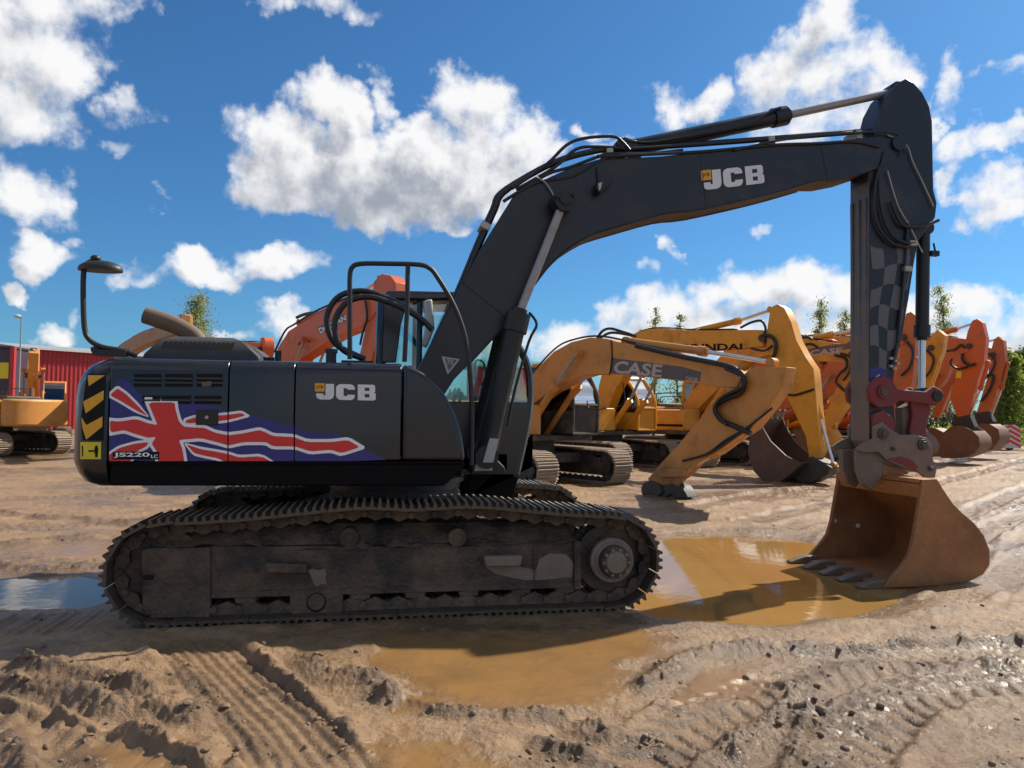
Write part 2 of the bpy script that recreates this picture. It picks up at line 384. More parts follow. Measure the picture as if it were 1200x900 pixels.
def lettering(txt, quad, q, mat, parent, name='lettering', bold=.02):
    vs, fs = text_mesh(txt, bold); x0 = min(v[0] for v in vs); x1 = max(v[0] for v in vs); y0 = min(v[1] for v in vs); y1 = max(v[1] for v in vs)
    f = quadmap(quad); mb = MB()
    V = [f((a-x0)/(x1-x0), (b-y0)/(y1-y0)) for a, b in vs]
    mb.add([(a, q, b) for a, b in V], fs); return mb.build(name, mat, parent, smooth=0, recalc=False)
JCB = [[(.47,1),(.9,1),(.9,.3),(.84,.1),(.68,0),(.2,0),(.06,.07),(0,.22),(0,.38),(.36,.38),(.36,.27),(.47,.27)],
 [(1.95,.66),(1.95,.8),(1.88,.93),(1.75,1),(1.22,1),(1.08,.93),(1.0,.8),(1.0,.2),(1.08,.07),(1.22,0),(1.75,0),(1.88,.07),(1.95,.2),(1.95,.34),(1.57,.34),(1.57,.25),(1.38,.25),(1.38,.75),(1.57,.75),(1.57,.66)],
 [(2.1,0),(2.45,0),(2.45,1),(2.1,1)],[(2.45,0),(2.7,0),(2.7,.19),(2.45,.19)],[(2.45,.41),(2.7,.41),(2.7,.60),(2.45,.60)],[(2.45,.81),(2.7,.81),(2.7,1),(2.45,1)],
 [(2.7,0),(2.92,0),(3.02,.08),(3.02,.45),(2.93,.51),(2.7,.51)],[(2.7,.51),(2.93,.51),(2.99,.57),(2.99,.92),(2.9,1),(2.7,1)]]
def jcb_logo(quad, q, parent):
    f = quadmap(quad); g = lambda p: [f(a/3.02, b) for a, b in p]
    flat([g(p) for p in JCB], q, 'logo', m_logo, parent)
    flat([g([(-.06,.5),(.42,.5),(.42,1.03),(-.06,1.03)])], q-.001, 'logo_badge', m_yel, parent)
    lettering('JCB', [f(.02/3, .88), f(.34/3, .88), f(.34/3, .66), f(.02/3, .66)], q-.003, m_gap, parent, 'badge_lettering', .01)
def hyd(parent, p0, pm, p1, rb, rr, mats=(m_black, m_rod_dull), name='boom_cylinder', collar=True):
    p0, pm, p1 = Vector(p0), Vector(pm), Vector(p1); d = (pm-p0).normalized(); side = Vector((0, 1, 0))
    mb = MB().cyl(p0, pm, rb, n=20)
    if collar: mb.cyl(pm-d*rb*1.6, pm+d*rb*.35, rb*1.22, n=20); mb.cyl(pm+d*rb*.35, pm+d*rb*.8, rb*.8, n=16)
    mb.cyl(p0-side*rb*1.05, p0+side*rb*1.05, rb*1.15, n=16)
    o = mb.build(name, mats[0], parent, smooth=35)
    rd = MB().cyl(pm, p1, rr, n=16); rd.build('rod', mats[1], o)
    MB().cyl(p1-side*rb*.95, p1+side*rb*.95, rb*1.05, n=16).build('rod_eye', mats[0], o)
    return o

# ------------------------------------------------------------------ ground
def hash2(ix, iy, s):
    h = (ix.astype(np.int64)*374761393 + iy.astype(np.int64)*668265263 + s*974634777) & 0x7fffffff
    h = ((h ^ (h >> 13))*1274126177) & 0x7fffffff
    return ((h ^ (h >> 16)) & 0xffff)/65535.
def vnoise(x, y, s=0):
    ix, iy = np.floor(x), np.floor(y); fx, fy = x-ix, y-iy
    fx = fx*fx*(3-2*fx); fy = fy*fy*(3-2*fy)
    a, b, c, d = hash2(ix, iy, s), hash2(ix+1, iy, s), hash2(ix, iy+1, s), hash2(ix+1, iy+1, s)
    return (a*(1-fx)+b*fx)*(1-fy)+(c*(1-fx)+d*fx)*fy
def fbm(x, y, o=4, s=0, g=.5):
    t = 0; a = 1; n = 0
    for i in range(o): t = t+a*(vnoise(x, y, s+i*17)-.5); n += a; a *= g; x = x*2.03+11.3; y = y*2.03+5.7
    return t/n
def sstep(a, b, x): t = np.clip((x-a)/(b-a), 0, 1); return t*t*(3-2*t)
WATER_Z = -.03
WATER = {'brown_puddle': -.085}
PUDDLES = {   # outlines traced from the photo, thrown onto the ground
 'brown_puddle': [(772,636),(800,630),(860,630),(930,634),(985,645),(1020,660),(1060,684),(1040,706),(980,722),(900,728),(820,726),(768,722),(750,705),(752,672)],
 'sky_puddle': [(-60,686),(20,680),(80,676),(128,682),(150,700),(90,712),(20,711),(-60,708)],
}
SILT = [   # smooth wet silt, traced likewise: outline
 [(445,748),(560,742),(680,738),(770,735),(775,765),(735,792),(690,812),(610,836),(530,830),(470,806),(428,778)],
 [(415,878),(470,856),(560,862),(640,884),(660,930),(415,930)], [(105,880),(150,862),(205,880),(215,915),(130,915)],
 [(40,646),(110,636),(150,646),(110,656),(60,654)], [(820,770),(900,790),(860,812),(790,818)]]
TREADS = [   # wheel tracks: pixels, half-width
 ([(232,758),(262,790),(318,842),(372,905)],.27), ([(735,910),(800,852),(890,806),(985,780),(1090,768),(1220,762)],.20), ([(985,910),(1008,862),(1060,822),(1130,806),(1220,796)],.20),
 ([(-30,846),(60,866),(150,892),(190,915)],.18), ([(1000,640),(1080,622),(1160,590),(1230,560)],.25), ([(1040,670),(1120,640),(1180,610),(1240,585)],.25), ([(1110,700),(1170,670),(1240,640)],.25),
 ([(-30,622),(120,612),(240,594),(330,580)],.28), ([(-30,588),(90,582),(220,572)],.3), ([(880,610),(1000,585),(1120,560),(1230,530)],.3), ([(780,600),(900,578),(1060,552),(1220,512)],.3)]
RIDGES = [ # pixels, half-width, height
 ([(-30,798),(0,802),(65,815),(125,830),(165,828),(230,838)],.085,.085),
 ([(30,778),(90,790),(150,800),(180,808)],.06,.065),
 ([(5,832),(18,852),(24,875),(30,910)],.06,.06),
 ([(65,842),(85,858),(105,872),(122,892)],.05,.05),
 ([(158,858),(195,872),(230,888)],.06,.06),
 ([(210,775),(228,795),(250,815),(285,855),(320,885)],.05,.05),
 ([(300,772),(340,805),(380,840),(415,880)],.05,.045),
 ([(370,775),(400,785),(430,797),(455,812)],.09,.05),
 ([(455,812),(530,832),(600,836),(660,838)],.05,.03),
 ([(755,800),(790,780),(825,765),(880,757),(950,762),(1030,762),(1080,752),(1210,750)],.07,.055),
 ([(795,832),(860,820),(920,813),(955,790),(1000,775),(1100,777),(1210,776)],.07,.05),
 ([(925,805),(945,835),(945,860),(965,905)],.12,.06),
 ([(1005,848),(1035,820),(1080,802),(1140,795),(1210,786)],.09,.055),
 ([(860,880),(880,860),(905,850)],.08,.05),
 ([(690,850),(730,865),(790,880),(840,905)],.07,.035),
 ([(640,870),(700,890),(760,910)],.05,.03),
 ([(0,640),(60,632),(110,628)],.12,.04), ([(0,662),(50,668),(100,662)],.12,.04),
 ([(0,600),(70,606),(150,614),(230,604)],.10,.04),
]
def pip(x, y, poly):
    ins = np.zeros(x.shape, bool); n = len(poly)
    for i in range(n):
        (x0, y0), (x1, y1) = poly[i], poly[(i+1) % n]
        c = ((y0 > y) != (y1 > y)) & (x < (x1-x0)*(y-y0)/(y1-y0+1e-12)+x0); ins ^= c
    return ins
def seg_dist(x, y, pts, closed=False):
    best = np.full(x.shape, 1e9); n = len(pts)
    for i in range(n if closed else n-1):
        (x0, y0), (x1, y1) = pts[i], pts[(i+1) % n]; dx, dy = x1-x0, y1-y0
        t = np.clip(((x-x0)*dx+(y-y0)*dy)/(dx*dx+dy*dy+1e-12), 0, 1)
        best = np.minimum(best, np.hypot(x-x0-t*dx, y-y0-t*dy))
    return best
def along(x, y, pts):
    best = np.full(x.shape, 1e9); U_ = np.zeros_like(x); V_ = np.zeros_like(x); acc = 0
    for (x0, y0), (x1, y1) in zip(pts, pts[1:]):
        dx, dy = x1-x0, y1-y0; l = math.hypot(dx, dy); t = np.clip(((x-x0)*dx+(y-y0)*dy)/(l*l), 0, 1)
        d = np.hypot(x-x0-t*dx, y-y0-t*dy); b = d < best
        best = np.where(b, d, best); U_ = np.where(b, acc+t*l, U_); V_ = np.where(b, np.sign((x-x0)*dy-(y-y0)*dx)*d, V_); acc += l
    return U_, V_, acc
def gpoly(px, z=0.0): return [(p.x, p.y) for p in (ground(a, b, z) for a, b in px)]

def terrain(x, y):
    """height, darkness (wet clay) and wetness at world points"""
    lat = (x-CAM.x)*RT0.x+(y-CAM.y)*RT0.y; dep = (x-CAM.x)*FH.x+(y-CAM.y)*FH.y
    near = 1-sstep(16, 40, dep)
    h = .035*fbm(x*.45, y*.45, 3, 1)+.030*fbm(x*1.9, y*1.9, 4, 5)*near+.016*fbm(x*9, y*9, 4, 9, .6)*near
    # crumbly relief in patches
    patch = sstep(.02, .2, fbm(x*.8+3, y*.8, 3, 21))
    cl = fbm(x*14, y*14, 3, 31, .6); h += near*patch*.05*np.clip(cl-.03, 0, 1)
    # long wheel ruts in the yard behind, running with the row
    ax, ay = Vector((1, .22)).normalized(); u = x*ax+y*ay; v = -x*ay+y*ax
    far = sstep(1.9, 3.2, y)*near
    rut = fbm(u*.22, v*2.6, 4, 41); h += far*.085*rut+far*.05*np.clip(fbm(u*.5, v*5, 3, 43), 0, 1)
    # glossy ruts right of the bucket
    a, b = ground(1060, 655), ground(1215, 560); dd = (b-a).xy.normalized()
    u2 = x*dd.x+y*dd.y; v2 = -x*dd.y+y*dd.x
    reg = sstep(3.6, 4.8, lat)*sstep(6.4, 7.4, dep)*(1-sstep(11, 14, dep))
    h += reg*.10*fbm(u2*.35, v2*3.2, 4, 47)
    # churned foreground: squeezed ruts running across
    fg = 1-sstep(-2.0, -1.2, y); wx = x+.5*fbm(x*.7, y*.7, 2, 91); wy = y+.35*fbm(x*.9, y*.9, 3, 93)
    rg = np.clip(1-4.5*np.abs(fbm(wx*.55, wy*1.9, 3, 95)), 0, 1)**3*sstep(-.05, .15, fbm(x*.9, y*1.1, 2, 97))
    h += fg*.030*rg*np.clip(.6+1.6*fbm(x*4, y*4, 3, 99), 0, 1.4)+fg*.04*fbm(wx*.6, wy*2.8, 3, 101)
    h += fg*.020*np.clip(fbm(x*22, y*22, 3, 103, .6), -.1, 1)
    dark = np.clip(rg*fg*1.3*np.clip(.3+2*fbm(x*6, y*6, 2, 105), 0, 1), 0, 1); wet = reg*.75*sstep(-.08, .12, -fbm(u2*.35, v2*3.2, 4, 47)+.03)
    # ridges of squeezed mud
    for px, w, H in RIDGES:
        g = gpoly(px); xs = [p[0] for p in g]; ys = [p[1] for p in g]; e = w*6
        k = (x > min(xs)-e) & (x < max(xs)+e) & (y > min(ys)-e) & (y < max(ys)+e)
        if not k.any(): continue
        X, Y = x[k], y[k]; wob = .07*fbm(X*3, Y*3, 3, 51)
        d = seg_dist(X, Y, g)+wob*.6
        am = np.clip(.85+1.3*fbm(X*2.3, Y*2.3, 3, 55), .25, 1.5)
        pr = np.exp(-(d/w)**2)
        lump = np.clip(fbm(X*11, Y*11, 3, 57, .65)+.10, 0, 1)
        h[k] += H*am*pr*.85+H*1.3*lump*np.exp(-(d/(w*1.5))**2)-.018*np.exp(-((d-w*2.6)/(w*1.2))**2)
        h[k] += np.exp(-(d/(w*1.6))**2)*(.035*np.clip(fbm(X*26, Y*26, 3, 58, .6), -.15, 1)+.02*np.abs(fbm(X*13, Y*13, 2, 60)))
        dark[k] = np.maximum(dark[k], np.exp(-(d/(w*2.0))**2)*np.clip(.6+2.2*fbm(X*5, Y*5, 3, 59)+lump, 0, 1))
    # wheel tracks: a pressed bed with slanting lug marks and a squeezed-up lip on each side
    for n_, (px, w) in enumerate(TREADS):
        g = [(p.x, p.y) for p in crom([(a, b, 0) for a, b in gpoly(px)], 5)]; xs = [p[0] for p in g]; ys = [p[1] for p in g]; e = w*3
        k = (x > min(xs)-e) & (x < max(xs)+e) & (y > min(ys)-e) & (y < max(ys)+e)
        if not k.any(): continue
        X, Y = x[k], y[k]; u, v, L = along(X, Y, g); v = v+.05*fbm(X*1.5, Y*1.5, 2, 111+n_); av = np.abs(v)
        bed = 1-sstep(w*.85, w*1.05, av); fade = np.clip(.75+1.2*fbm(X*1.1, Y*1.1, 2, 121+n_), .1, 1)
        if n_ == 0: lug = .55*np.sin(v*2*np.pi/.07)+.35*np.sin(u*2*np.pi/.13+v*8)
        else: lug = np.tanh(2.5*np.sin(u*2*np.pi/.15+np.where(v > 0, 1, -1)*v*2*np.pi/.30))
        lip = np.exp(-((av-w*1.18)/(w*.22))**2)*np.clip(.5+2.2*fbm(X*4, Y*4, 3, 131+n_, .6), 0, 1.6)
        h[k] = h[k]*(1-.6*bed)+bed*(-.022+.012*fade*lug)+.05*lip*fade
        dark[k] = np.maximum(dark[k], .75*lip*np.clip(.4+1.6*fbm(X*5, Y*5, 2, 141), 0, 1)+bed*fade*.22*(lug > .2)); wet[k] = np.maximum(wet[k], bed*.55)
    # grouser prints of the tracks behind the machine
    for yc in (-1.2, 1.2):
        m = (1-sstep(.28, .36, np.abs(y-yc)))*(1-sstep(-2.2, -2.0, x))*sstep(-7, -6, x)
        h += m*(.012*np.sin(x*2*np.pi/.19+fbm(x, y, 2, 65)*3)+.008*np.sin(x*2*np.pi/.063))
        f = (1-sstep(.34, .62, np.abs(y-yc)))*(1-sstep(2.15, 2.6, np.abs(x)))
        h = h*(1-f)+f*(.012+.02*fbm(x*7, y*7, 3, 67))
        h += (.03*np.exp(-((np.abs(y-yc)-.42)/.09)**2)*(1-sstep(2.1, 2.6, np.abs(x)))*np.clip(.5+3*fbm(x*5, y*5, 3, 69), 0, 1.5))
    # level for the bucket's floor
    bx, by = 5.75, .0
    f = 1-sstep(.75, 1.5, np.hypot((x-bx)*.9, y-by)); h = h*(1-f)+f*(-.078+.3*h)
    # hollows with water
    smin = np.full(x.shape, 9.0); wmin = np.zeros_like(x)
    for nm, px in PUDDLES.items():
        wz = WATER.get(nm, WATER_Z); g = gpoly(px, wz); xs = [p[0] for p in g]; ys = [p[1] for p in g]
        k = (x > min(xs)-2) & (x < max(xs)+2) & (y > min(ys)-2) & (y < max(ys)+2)
        if not k.any(): continue
        X, Y = x[k], y[k]; d = seg_dist(X, Y, g, True); s_ = np.where(pip(X, Y, g), -d, d)+.20*fbm(X*2.2, Y*2.2, 4, 71, .6)
        b_ = s_ < smin[k]; smin[k] = np.where(b_, s_, smin[k]); wmin[k] = np.where(b_, wz, wmin[k])
        f = 1-sstep(-.16, .22 if nm != 'brown_puddle' else .5, s_); deep = wz-(.045 if nm in ('brown_puddle', 'sky_puddle') else .012)
        h[k] = h[k]*(1-f)+f*(deep+(.026 if nm in ('brown_puddle', 'sky_puddle') else .05)*fbm(X*3, Y*3, 5, 73, .6))
    rim = (smin > .08) & (smin < .9)
    h = np.where(rim, np.maximum(h, wmin+.004+.02*sstep(.08, .5, smin)), h)
    wet = np.maximum(wet, 1-sstep(.05, .8, smin))
    silt = np.zeros_like(x)
    for px in SILT:
        g = gpoly(px); xs = [p[0] for p in g]; ys = [p[1] for p in g]
        k = (x > min(xs)-1) & (x < max(xs)+1) & (y > min(ys)-1) & (y < max(ys)+1)
        if not k.any(): continue
        X, Y = x[k], y[k]; d = seg_dist(X, Y, g, True); s_ = np.where(pip(X, Y, g), -d, d)+.8*fbm(X*1.8, Y*1.8, 5, 151, .62)
        f = 1-sstep(-.22, .12, s_); silt[k] = np.maximum(silt[k], f); h[k] = h[k]*(1-.8*f)+f*(-.012); dark[k] *= 1-.85*f; wet[k] = np.maximum(wet[k], f)
    base = fbm(x*.6, y*.6, 3, 81)+.5*fbm(x*3, y*3, 3, 83)
    wet = np.clip(np.maximum(wet, sstep(-.12, .22, base-1.2*h*near)*.8), 0, 1)
    dark = np.clip(dark+.75*sstep(.04, .26, fbm(x*1.3, y*2.2, 5, 87, .6))*(1-.3*far)*(1-.8*silt), 0, 1)
    return h*(1-sstep(60, 120, np.hypot(x, y))), dark, wet, silt

def build_ground():
    y0 = math.atan2(FH.x, FH.y)
    fine = np.linspace(-R(50), R(46), 1080); coarse = np.linspace(R(46), R(310), 60)[1:-1]
    th = np.concatenate([fine, coarse])
    ry = np.linspace(1/2.35, 1/60., 640); rr = np.concatenate([[.05, .6, 1.2, 1.7, 2.1], 1/ry, [75, 100, 140, 220, 400, 800, 1600, 3500]])
    T, RR = np.meshgrid(th, rr); T = T+YAW
    X = CAM.x+RR*np.sin(T); Y = CAM.y+RR*np.cos(T)
    nr, nt = X.shape; x, y = X.ravel(), Y.ravel()
    h, dark, wet, silt = terrain(x, y)
    co = np.stack([x, y, h], 1).astype(np.float32)
    i, j = np.meshgrid(np.arange(nr-1), np.arange(nt), indexing='ij'); jn = (j+1) % nt
    f = np.stack([i*nt+j, i*nt+jn, (i+1)*nt+jn, (i+1)*nt+j], -1).reshape(-1, 4)[:, ::-1]
    me = bpy.data.meshes.new('mud_ground')
    me.vertices.add(len(co)); me.vertices.foreach_set('co', co.ravel())
    me.loops.add(f.size); me.loops.foreach_set('vertex_index', f.ravel().astype(np.int32))
    me.polygons.add(len(f)); me.polygons.foreach_set('loop_start', np.arange(0, f.size, 4, dtype=np.int32)); me.polygons.foreach_set('loop_total', np.full(len(f), 4, np.int32))
    me.polygons.foreach_set('use_smooth', np.ones(len(f), bool)); me.update(calc_edges=True)
    for nm, a in (('dark', dark), ('wet', wet), ('silt', silt)):
        at = me.attributes.new(nm, 'FLOAT', 'POINT'); at.data.foreach_set('value', a.astype(np.float32))
    o = bpy.data.objects.new('mud_ground', me); COL.objects.link(o); o['kind'] = 'structure'
    m, nt_, b = nodes_of('mud'); N, L = nt_.nodes, nt_.links
    geo = N.new('ShaderNodeNewGeometry')
    def noise(s, d, r=.6):
        n = N.new('ShaderNodeTexNoise'); n.inputs['Scale'].default_value = s; n.inputs['Detail'].default_value = d; n.inputs['Roughness'].default_value = r
        L.new(geo.outputs['Position'], n.inputs['Vector']); return n.outputs['Fac']
    def attr(nm):
        n = N.new('ShaderNodeAttribute'); n.attribute_name = nm; return n.outputs['Fac']
    def mix(f, a, bb):
        n = N.new('ShaderNodeMix'); n.data_type = 'RGBA'; L.new(f, n.inputs['Factor'])
        for s, v in (('A', a), ('B', bb)):
            if isinstance(v, tuple): n.inputs[s].default_value = (*v, 1)
            else: L.new(v, n.inputs[s])
        return n.outputs['Result']
    def rng(v, a, bb, lo=0, hi=1):
        n = N.new('ShaderNodeMapRange'); L.new(v, n.inputs['Value'])
        for s, q in (('From Min', a), ('From Max', bb), ('To Min', lo), ('To Max', hi)): n.inputs[s].default_value = q
        return n.outputs[0]
    c = mix(rng(noise(1.1, 6), .35, .65), (.32, .195, .096), (.225, .14, .074))
    c = mix(rng(noise(38, 8, .75), .32, .68), c, mix(rng(noise(7, 5), .3, .7), (.15, .093, .052), (.40, .245, .122)))
    c = mix(rng(attr('wet'), 0, 1, 0, .75), c, (.185, .112, .056))
    c = mix(rng(attr('silt'), 0, 1, 0, .8), c, mix(rng(noise(2.2, 6), .35, .65), (.29, .155, .050), (.21, .115, .042)))
    c = mix(rng(attr('dark'), 0, 1, 0, .78), c, (.085, .050, .028))
    L.new(c, b.inputs['Base Color']); b.inputs['Specular IOR Level'].default_value = .5
    ro = N.new('ShaderNodeMath'); ro.operation = 'ADD'
    L.new(rng(attr('wet'), 0, .9, .62, .20), ro.inputs[0]); L.new(rng(noise(9, 4), .3, .7, -.12, .12), ro.inputs[1])
    rs_ = N.new('ShaderNodeMix'); rs_.data_type = 'FLOAT'; L.new(attr('silt'), rs_.inputs['Factor']); L.new(ro.outputs[0], rs_.inputs['A']); rs_.inputs['B'].default_value = .22
    L.new(rs_.outputs['Result'], b.inputs['Roughness'])
    hs = N.new('ShaderNodeMath'); hs.operation = 'MULTIPLY_ADD'; L.new(noise(60, 6, .7), hs.inputs[0]); hs.inputs[1].default_value = .5; L.new(noise(16, 6, .65), hs.inputs[2])
    bp = N.new('ShaderNodeBump'); bp.inputs['Distance'].default_value = .022; L.new(rng(attr('silt'), 0, 1, 1.0, .10), bp.inputs['Strength'])
    L.new(hs.outputs[0], bp.inputs['Height']); L.new(bp.outputs[0], b.inputs['Normal'])
    me.materials.append(m)
    # lumps of clay and stones lying about, heaviest along the ridges
    rng_ = np.random.default_rng(5); n = 60000
    px = rng_.uniform(-30, 1230, n); py = rng_.uniform(560, 905, n)
    pts = np.array([ground(a, c_)[:2] for a, c_ in zip(px[:26000], py[:26000])]); hh, dk, wt, sl_ = terrain(pts[:, 0].copy(), pts[:, 1].copy())
    keep = (hh > WATER_Z+.006) & (rng_.random(len(pts)) < (.006+.14*dk**1.5)*(1-sl_)) & ~((np.abs(pts[:, 0]) < 2.4) & (np.abs(pts[:, 1]) < 1.6))
    pts, hh = pts[keep], hh[keep]; mb = MB()
    ico = [(0,0,1),(.9,0,.4),(.28,.85,.45),(-.72,.52,.45),(-.72,-.52,.4),(.28,-.85,.45),(.72,.52,-.4),(-.28,.85,-.4),(-.9,0,-.45),(-.28,-.85,-.4),(.72,-.52,-.45)]
    fc = [(0,1,2),(0,2,3),(0,3,4),(0,4,5),(0,5,1),(1,6,2),(2,6,7),(2,7,3),(3,7,8),(3,8,4),(4,8,9),(4,9,5),(5,9,10),(5,10,1),(1,10,6)]
    for (a, c_), z in zip(pts[:7000], hh[:7000]):
        s = .006+.020*random.random()**3+(.015 if random.random() < .05 else 0); t = random.random()*6.3; ca, sa = math.cos(t), math.sin(t)
        sx, sy, sz = s*random.uniform(.8, 1.5), s*random.uniform(.7, 1.2), s*random.uniform(.5, .9)
        vv = []
        for q in ico:
            X_, Y_, Z_ = q[0]*sx*random.uniform(.75, 1.2), q[1]*sy*random.uniform(.75, 1.2), q[2]*sz
            vv.append((a+X_*ca-Y_*sa, c_+X_*sa+Y_*ca, z+Z_+sz*.2))
        mb.add(vv, fc)
    mc = paint('clay_clods', (.15, .098, .058), .7, dirt=(.22, .14, .08), amt=.5, scale=4, bump=.4)
    o = mb.build('mud_clods', mc, smooth=60, recalc=False); tag(o, 'small clods of clay and stones strewn over the mud', 'mud clods', kind='stuff')
    # standing water
    for nm, pxs in PUDDLES.items():
        wz = WATER.get(nm, WATER_Z); g = grow(gpoly(pxs, wz), .35); mb = MB(); mb.add([(a, c_, wz) for a, c_ in g], [list(range(len(g)))])
        w = mb.build(nm, m_water, smooth=0, recalc=False); w['kind'] = 'structure'
        if w.data.polygons[0].normal.z < 0: w.data.flip_normals()
def water_mat():
    m, nt, b = nodes_of('muddy_water'); N, L = nt.nodes, nt.links
    geo = N.new('ShaderNodeNewGeometry'); n = N.new('ShaderNodeTexNoise'); n.inputs['Scale'].default_value = 1.2; n.inputs['Detail'].default_value = 5
    L.new(geo.outputs['Position'], n.inputs['Vector'])
    mx = N.new('ShaderNodeMix'); mx.data_type = 'RGBA'; L.new(n.outputs['Fac'], mx.inputs['Factor'])
    mx.inputs['A'].default_value = (.24, .130, .038, 1); mx.inputs['B'].default_value = (.33, .19, .065, 1); L.new(mx.outputs['Result'], b.inputs['Base Color'])
    b.inputs['Roughness'].default_value = .04; b.inputs['IOR'].default_value = 1.33
    n2 = N.new('ShaderNodeTexNoise'); n2.inputs['Scale'].default_value = 7; n2.inputs['Detail'].default_value = 3; L.new(geo.outputs['Position'], n2.inputs['Vector'])
    bp = N.new('ShaderNodeBump'); bp.inputs['Strength'].default_value = .06; bp.inputs['Distance'].default_value = .02; L.new(n2.outputs['Fac'], bp.inputs['Height']); L.new(bp.outputs[0], b.inputs['Normal'])
    return m
m_water = water_mat()
build_ground()

# ------------------------------------------------------------------ crawler tracks
def track_path(xa, xb, zc, r, top, zb=.055):
    """closed pitch line, clockwise seen from -y: idler end at xa, sprocket end at xb, 'top' = points along the upper run"""
    P = []
    for i in range(15):                      # idler end, bottom to top
        t = R(-90-180*i/14); P.append((xa+r*math.cos(t), zc+r*math.sin(t)))
    up = crom([(xa, zc+r, 0)]+[(a, b, 0) for a, b in top]+[(xb, zc+r, 0)], 8)
    P += [(p.x, p.y) for p in up[1:-1]]
    for i in range(15):
        t = R(90-180*i/14); P.append((xb+r*math.cos(t), zc+r*math.sin(t)))
    n = 20
    P += [(xb+(xa-xb)*i/n, zb) for i in range(1, n)]
    return P
def resample(P, n):
    Q = P+[P[0]]; L = [0]
    for a, b in zip(Q, Q[1:]): L.append(L[-1]+math.hypot(b[0]-a[0], b[1]-a[1]))
    out = []; k = 0
    for i in range(n):
        s = L[-1]*i/n
        while L[k+1] < s: k += 1
        t = (s-L[k])/(L[k+1]-L[k]); a, b = Q[k], Q[k+1]
        out.append((a[0]+(b[0]-a[0])*t, a[1]+(b[1]-a[1])*t))
    return out, L[-1]/n
def shoe_mesh(pitch, w, mat, gh=.034):
    mb = MB(); h = pitch*.5
    mb.add([(-h*.96,-w,0),(h*1.0,-w,0),(h*1.0,w,0),(-h*.96,w,0),(-h*.96,-w,.022),(h*1.0,-w,.022),(h*1.0,w,.022),(-h*.96,w,.022)],
           [(0,3,2,1),(4,5,6,7),(0,1,5,4),(1,2,6,5),(2,3,7,6),(3,0,4,7)])
    for x in (-h*.72, -h*.05, h*.62):
        a, b = .017, .009
        mb.add([(x-a,-w,.022),(x+a,-w,.022),(x+b,-w,.022+gh),(x-b,-w,.022+gh),(x-a,w,.022),(x+a,w,.022),(x+b,w,.022+gh),(x-b,w,.022+gh)],
               [(0,1,2,3),(7,6,5,4),(1,5,6,2),(3,7,4,0)]); mb.f.append([len(mb.v)-8+i for i in (2,6,7,3)]); mb.m.append(1)
    return mb.mesh('track_shoe', [mat, m_tip if mat is m_shoe else mat], smooth=30)
def make_track(root, yc, w, P, n, m_s, m_l, single=True, jit=.0):
    pts, pitch = resample(P, n)
    fine, _ = resample(P, n*2); chain = MB()
    for dy in (-.13, .13):                   # two rows of links
        N = len(fine); vs = []
        for i in range(N):
            a, b = fine[i-1], fine[(i+1) % N]; tx, tz = b[0]-a[0], b[1]-a[1]; l = math.hypot(tx, tz); nx, nz = -tz/l, tx/l
            k = .105 if i % 2 else .062
            for off, yy in ((-.002, -.03), (-.002, .03), (-k, .03), (-k, -.03)):
                vs.append((fine[i][0]+nx*off, yc+dy+yy, fine[i][1]+nz*off))
        fs = [[i*4+j, ((i+1) % N)*4+j, ((i+1) % N)*4+(j+1) % 4, i*4+(j+1) % 4] for i in range(N) for j in range(4)]
        chain.add(vs, fs)
    for i in range(0, len(pts)):
        a, b = pts[i-1], pts[(i+1) % len(pts)]; tx, tz = b[0]-a[0], b[1]-a[1]; l = math.hypot(tx, tz)
        c = (pts[i][0]+tz/l*.05, pts[i][1]-tx/l*.05); chain.cyl((c[0], yc-.19, c[1]), (c[0], yc+.19, c[1]), .028, n=6)
    ch = chain.build('track_chain', m_l, root, smooth=40)
    sm = shoe_mesh(pitch, w, m_s); rest = MB()
    for i in range(n):
        a, b = pts[i-1], pts[(i+1) % n]; tx, tz = b[0]-a[0], b[1]-a[1]; l = math.hypot(tx, tz); tx /= l; tz /= l
        j = random.uniform(-jit, jit)
        mt = Matrix(((tx, 0, -tz, pts[i][0]), (0, 1, 0, yc), (tz, 0, tx, pts[i][1]), (0, 0, 0, 1))) @ Matrix.Rotation(j, 4, 'Y')
        if single: link_copy(sm, 'track_shoe', ch, mt)
        else: rest.add([mt @ v.co for v in sm.vertices], [list(p.vertices) for p in sm.polygons])
    if not single: rest.build('track_shoes', m_s, ch, smooth=30)['kind'] = 'stuff'
    return ch

